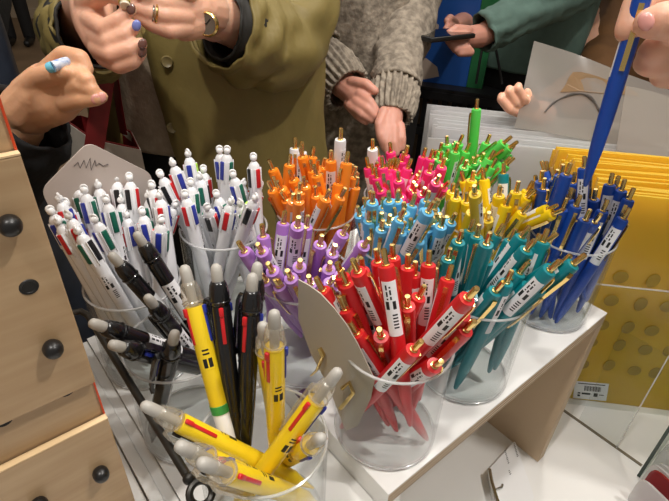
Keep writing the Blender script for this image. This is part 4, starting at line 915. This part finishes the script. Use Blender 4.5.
sleeve('sleeve', [(560, -65, 1.66, .08), (602, 10, 1.5, .072), (600, 72, 1.34, .064), (565, 104, 1.13, .054), (543, 120, 1.02, .044)], M_brown, Ep, wr=.006, seed=3, folds=.004)
sleeve('sleeve', [(690, -65, 1.6, .08), (700, 10, 1.5, .07), (702, 62, 1.44, .06), (692, 95, 1.32, .05)], M_brown, Ep, wr=.006, seed=5, folds=.004)
# clear folder pulled up from the stack
o = sheet('clear_folder', (P(514, 128, .93), P(690, 160, .90), P(690, 98, .90), P(534, 41, .925)), M_clr2, thick=.0012, nx=20, ny=10, bend=lambda s, t: .010 * math.sin(s * 3.2 + .4) * (1 - .4 * t) + .002 * math.sin(s * 11 + t * 5))
tag(o, 'clear plastic folder with a grey curved line held up by the brown-coated person', 'folder')
M_gline = mat('grey_print', (112, 108, 106), .5)
sq = spline([(545, 112), (552, 104), (562, 98), (574, 94), (586, 95), (594, 101), (599, 109), (604, 113)], 5); bm = bmesh.new()
sm = o.data
def on_sheet(x, y, off=.0028):
    h, loc, nn, _ = o.ray_cast(CAM, ray(x, y).normalized()); return (loc if h else P(x, y, .91)) - ray(x, y).normalized() * off
bpy.context.view_layer.update()
pp = [on_sheet(x, y) for x, y in sq]; tube(bm, pp, [.0022 + .0018 * math.sin(k * .35) ** 2 for k in range(len(pp))], 8, flat=.35); part(tag(obj('line_print', bm, M_gline), 'grey curved printed line'), o)
bm = bmesh.new(); ring = [on_sheet(x, y, .0016) for x, y in spline([(560, 92), (566, 84), (573, 72), (590, 74), (608, 80), (622, 84), (634, 90), (640, 97), (622, 94), (600, 93), (580, 91)], 2)]
prism(bm, ring, ray(600, 85).normalized(), .0004); part(tag(obj('beige_print', bm, film('beige_tint', (206, 178, 140), clear=.6, milk=.5), smooth=False), 'beige printed patch'), o)
o = sheet('clear_folder', (P(616, 150, .84), P(700, 168, .82), P(700, 105, .82), P(626, 86, .84)), M_clr2, thick=.0012, nx=12, ny=8, bend=lambda s, t: .004 * math.sin(s * 5))
tag(o, 'smaller clear plastic sheet in front at the right edge behind the blue pen', 'folder')

# --- hand with the blue pen at the right edge
hg = hand([[(760, 70, .40, .034), (725, 42, .37, .033), (700, 30, .358, .028)], [(712, 10, .365, .026), (705, 60, .36, .024)]],
          [[(700, -2, .352, .0125), (666, -12, .345, .0118), (640, 4, .338, .0112), (629, 30, .338, .0094)], [(706, 36, .345, .0150), (684, 22, .322, .0128), (662, 21, .316, .0118), (650, 23, .319, .0100)],
           [(700, 44, .352, .0122), (672, 42, .342, .0116), (656, 50, .342, .0106), (651, 53, .346, .0095)], [(702, 58, .356, .0116), (672, 60, .350, .0110), (652, 64, .350, .0098), (646, 63, .353, .0088)], [(706, 70, .362, .0105), (680, 76, .358, .0095), (662, 76, .358, .0085)]])
bm = bmesh.new(); chain(bm, C_([(760, 70, .40, .033), (800, 140, .43, .036), (900, 320, .50, .045)])); bm.from_mesh(hg); me = fuse(bm, .0017, 2)
Gp = link('person', me, M_skin); tag(Gp, 'hand reaching in at the right edge holding up a dark blue pen', 'person')
sleeve('sleeve', [(905, 330, .50, .062), (850, 230, .46, .058), (800, 140, .43, .05)], M_navyj, Gp, wr=.004)
nail(P(646, 21.5, .3085), (-.5, -.8, .25), .0058, 'pink', Gp)
o = gproto('dark blue', GC['navy'][1]); t0, b0 = P(649, -24, .322), P(592, 163, .378)
d_ = (t0 - b0); b0 = t0 - d_.normalized() * .142
set_pose(o, b0, t0, -112); tag(o, 'dark blue pen with gold clip held up by the hand at right', 'pen')

# --- shopper far behind at the top left
cZ = Pz(22, 44, 0); cZ.z = 0; fZ = (.3, -1)
Zp = body(cZ, .90, 1.40, .16, .11, fZ, [(cZ + Vector((-.19, 0, 1.33)), cZ + Vector((-.22, 0, 1.05)), cZ + Vector((-.2, -.05, .82)), .042), (cZ + Vector((.19, 0, 1.33)), cZ + Vector((.22, 0, 1.05)), cZ + Vector((.2, -.05, .82)), .042)], [], M_skin3)
tag(Zp, 'distant shopper in black trousers and shoes standing at the top left', 'person'); hairdo(cZ, 1.40, fZ, Zp); legs_cloth('trousers', cZ, .88, .97, .165, .115, fZ, M_denim, Zp)
garment('jacket', [(cZ + Z * 1.42, .085, .08, fZ, 0, 0), (cZ + Z * 1.35, .2, .115, fZ, 0, 0), (cZ + Z * 1.1, .2, .13, fZ, 0, 0), (cZ + Z * .86, .2, .13, fZ, 0, 0)], M_blackc, Zp, open_=False)

# ------------------------------------------------------------------ bags, rack behind
tb = tag(empty('tote_bag', P(112, 160, .76)), 'white tote bag with red lining and dark red strap behind the left hand', 'bag')
M_can = mat('white_canvas', (206, 196, 182), .85, var=.06, scale=50); M_red = mat('dark_red_webbing', (132, 24, 26), .6, var=.08, scale=60)
tp = [P(60, 118, .74), P(92, 140, .715), P(141, 150, .735), P(132, 132, .80), P(80, 116, .80)]
bm = bmesh.new(); rows = []
for z_, g in ((0, 1), (-.1, 1.04), (-.22, 1.05), (-.3, .95)):
    c = sum(tp, Vector()) / 5; rows.append([bm.verts.new(c + (p - c) * g + Z * z_) for p in tp])
for a, b in zip(rows, rows[1:]):
    for i in range(5): bm.faces.new((a[i], a[(i + 1) % 5], b[(i + 1) % 5], b[i]))
bm.faces.new(rows[-1]); o = part(obj('bag_body', bm, M_can, smooth=False), tb); md = o.modifiers.new('t', 'SOLIDIFY'); md.thickness = .004
bm = bmesh.new(); c = sum(tp, Vector()) / 5; rows = [[bm.verts.new(c + (p - c) * .965 + Z * z_) for p in tp] for z_ in (.002, -.09)]
for i in range(5): bm.faces.new((rows[0][i], rows[0][(i + 1) % 5], rows[1][(i + 1) % 5], rows[1][i]))
o = part(obj('lining', bm, M_red, smooth=False), tb); md = o.modifiers.new('t', 'SOLIDIFY'); md.thickness = .002
bm = bmesh.new(); tube(bm, [P(94, 150, .712), P(97, 128, .70), P(102, 95, .69), P(106, 66, .66), P(112, 62, .69), P(118, 100, .75), P(124, 134, .77)], .014, 10, flat=.16); part(tag(obj('strap', bm, M_red), 'dark red strap'), tb)
# black slatted rack with a printed bag on it
rk = P(432, 110, 1.55); rkx, rky = rk.x, rk.y
rt = tag(empty('slatted_rack', (rkx, rky, 0), R_(-18)), 'black slatted rack standing behind the grey cardigan person', 'rack')
rm = Matrix.Rotation(R_(-18), 3, 'Z'); zt = P(432, 82, 1.5).z
def rb(bm, c, s): box(bm, Vector((rkx, rky, 0)) + rm @ Vector(c), s, rm)
bm = bmesh.new(); rb(bm, (0, .12, zt / 2), (.42, .02, zt)); part(obj('back_panel', bm, mat('pale_slat_back', (132, 116, 96), .8), smooth=False), rt)
for zz in (.01, zt * .35, zt * .62, zt - .02, zt - .13):
    bm = bmesh.new(); rb(bm, (0, -.06, zz), (.44, .03, .022)); part(obj('rail', bm, M_black, smooth=False), rt)
for k in range(16):
    bm = bmesh.new(); rb(bm, (-.21 + .028 * k, -.06, zt / 2), (.014, .02, zt - .02)); part(obj('slat', bm, M_black, smooth=False), rt)
bm = bmesh.new(); rb(bm, (0, .03, zt - .005), (.44, .2, .012)); part(obj('top_shelf', bm, M_black, smooth=False), rt)
bg_ = tag(empty('printed_bag', (rkx, rky, zt + .002), R_(-18)), 'blue printed shopping bag with green side standing on the slatted rack', 'bag')
m = bpy.data.materials.new('blue_print'); m.use_nodes = True; nt = m.node_tree; bs = nt.nodes['Principled BSDF']; vo = nt.nodes.new('ShaderNodeTexVoronoi'); vo.inputs['Scale'].default_value = 16; tc = nt.nodes.new('ShaderNodeTexCoord'); nt.links.new(tc.outputs['Object'], vo.inputs['Vector'])
sx = nt.nodes.new('ShaderNodeSeparateColor'); nt.links.new(vo.outputs['Color'], sx.inputs['Color']); rp = nt.nodes.new('ShaderNodeValToRGB'); rp.color_ramp.interpolation = 'CONSTANT'
rp.color_ramp.elements[0].color = lin((34, 84, 160)); rp.color_ramp.elements[1].position = .72; rp.color_ramp.elements[1].color = lin((196, 176, 160))
e = rp.color_ramp.elements.new(.8); e.color = lin((34, 84, 160)); e = rp.color_ramp.elements.new(.9); e.color = lin((170, 60, 56)); e = rp.color_ramp.elements.new(.95); e.color = lin((34, 70, 130))
nt.links.new(sx.outputs['Red'], rp.inputs['Fac']); nt.links.new(rp.outputs['Color'], bs.inputs['Base Color']); bs.inputs['Roughness'].default_value = .35
bm = bmesh.new(); box(bm, Vector((rkx, rky, 0)) + rm @ Vector((-.045, .03, zt + .172)), (.27, .10, .34), rm); part(obj('bag_body', bm, m, smooth=False), bg_)
bm = bmesh.new(); box(bm, Vector((rkx, rky, 0)) + rm @ Vector((.113, .03, zt + .172)), (.044, .10, .34), rm); part(obj('green_side', bm, mat('green_print', (40, 112, 66), .35), smooth=False), bg_)
for k in (-1, 1):
    bm = bmesh.new(); tube(bm, [Vector((rkx, rky, 0)) + rm @ Vector((-.12, .03 + .051 * k, zt + .33)), Vector((rkx, rky, 0)) + rm @ Vector((-.08, .03 + .056 * k, zt + .44)), Vector((rkx, rky, 0)) + rm @ Vector((.0, .03 + .056 * k, zt + .44)), Vector((rkx, rky, 0)) + rm @ Vector((.04, .03 + .051 * k, zt + .33))], .006, 8); part(obj('handle', bm, M_black), bg_)
# ------------------------------------------------------------------ lights of the shop ceiling
wd = bpy.data.worlds.new('world'); SC.world = wd; wd.use_nodes = True
bg = wd.node_tree.nodes['Background']; bg.inputs[0].default_value = (1.0, .93, .85, 1); bg.inputs[1].default_value = .3
def spot(name, loc, to, power, size=.05, angle=60, blend=.6, col=(1, .95, .89)):
    l = bpy.data.lights.new(name, 'SPOT'); l.energy = power; l.shadow_soft_size = size; l.spot_size = R_(angle); l.spot_blend = blend; l.color = col
    o = bpy.data.objects.new(name, l); COL.objects.link(o); o.location = loc
    o.rotation_euler = (Vector(to) - Vector(loc)).to_track_quat('-Z', 'Y').to_euler(); return o
def area(name, loc, to, power, sx, sy, col=(1, .95, .88)):
    l = bpy.data.lights.new(name, 'AREA'); l.shape = 'RECTANGLE'; l.size = sx; l.size_y = sy; l.energy = power; l.color = col
    o = bpy.data.objects.new(name, l); COL.objects.link(o); o.location = loc
    o.rotation_euler = (Vector(to) - Vector(loc)).to_track_quat('-Z', 'Y').to_euler(); return o
spot('ceiling_spot', (.9, .1, 2.75), (.05, .45, .95), 68, .05, 50)
spot('ceiling_spot', (-.35, -.25, 2.75), (0, .4, .95), 60, .05, 55)
spot('ceiling_spot', (.5, 1.0, 2.9), (.1, .45, .95), 38, .06, 60)
area('ceiling_panel', (0, .6, 3.0), (0, .6, 0), 26, 2.5, 1.2)
spot('ceiling_spot', (.5, .2, 2.8), (.45, 1.4, 1.0), 45, .06, 45)
area('ceiling_panel', (0, 3.4, 3.0), (0, 3.4, 0), 40, 4, 1.2)
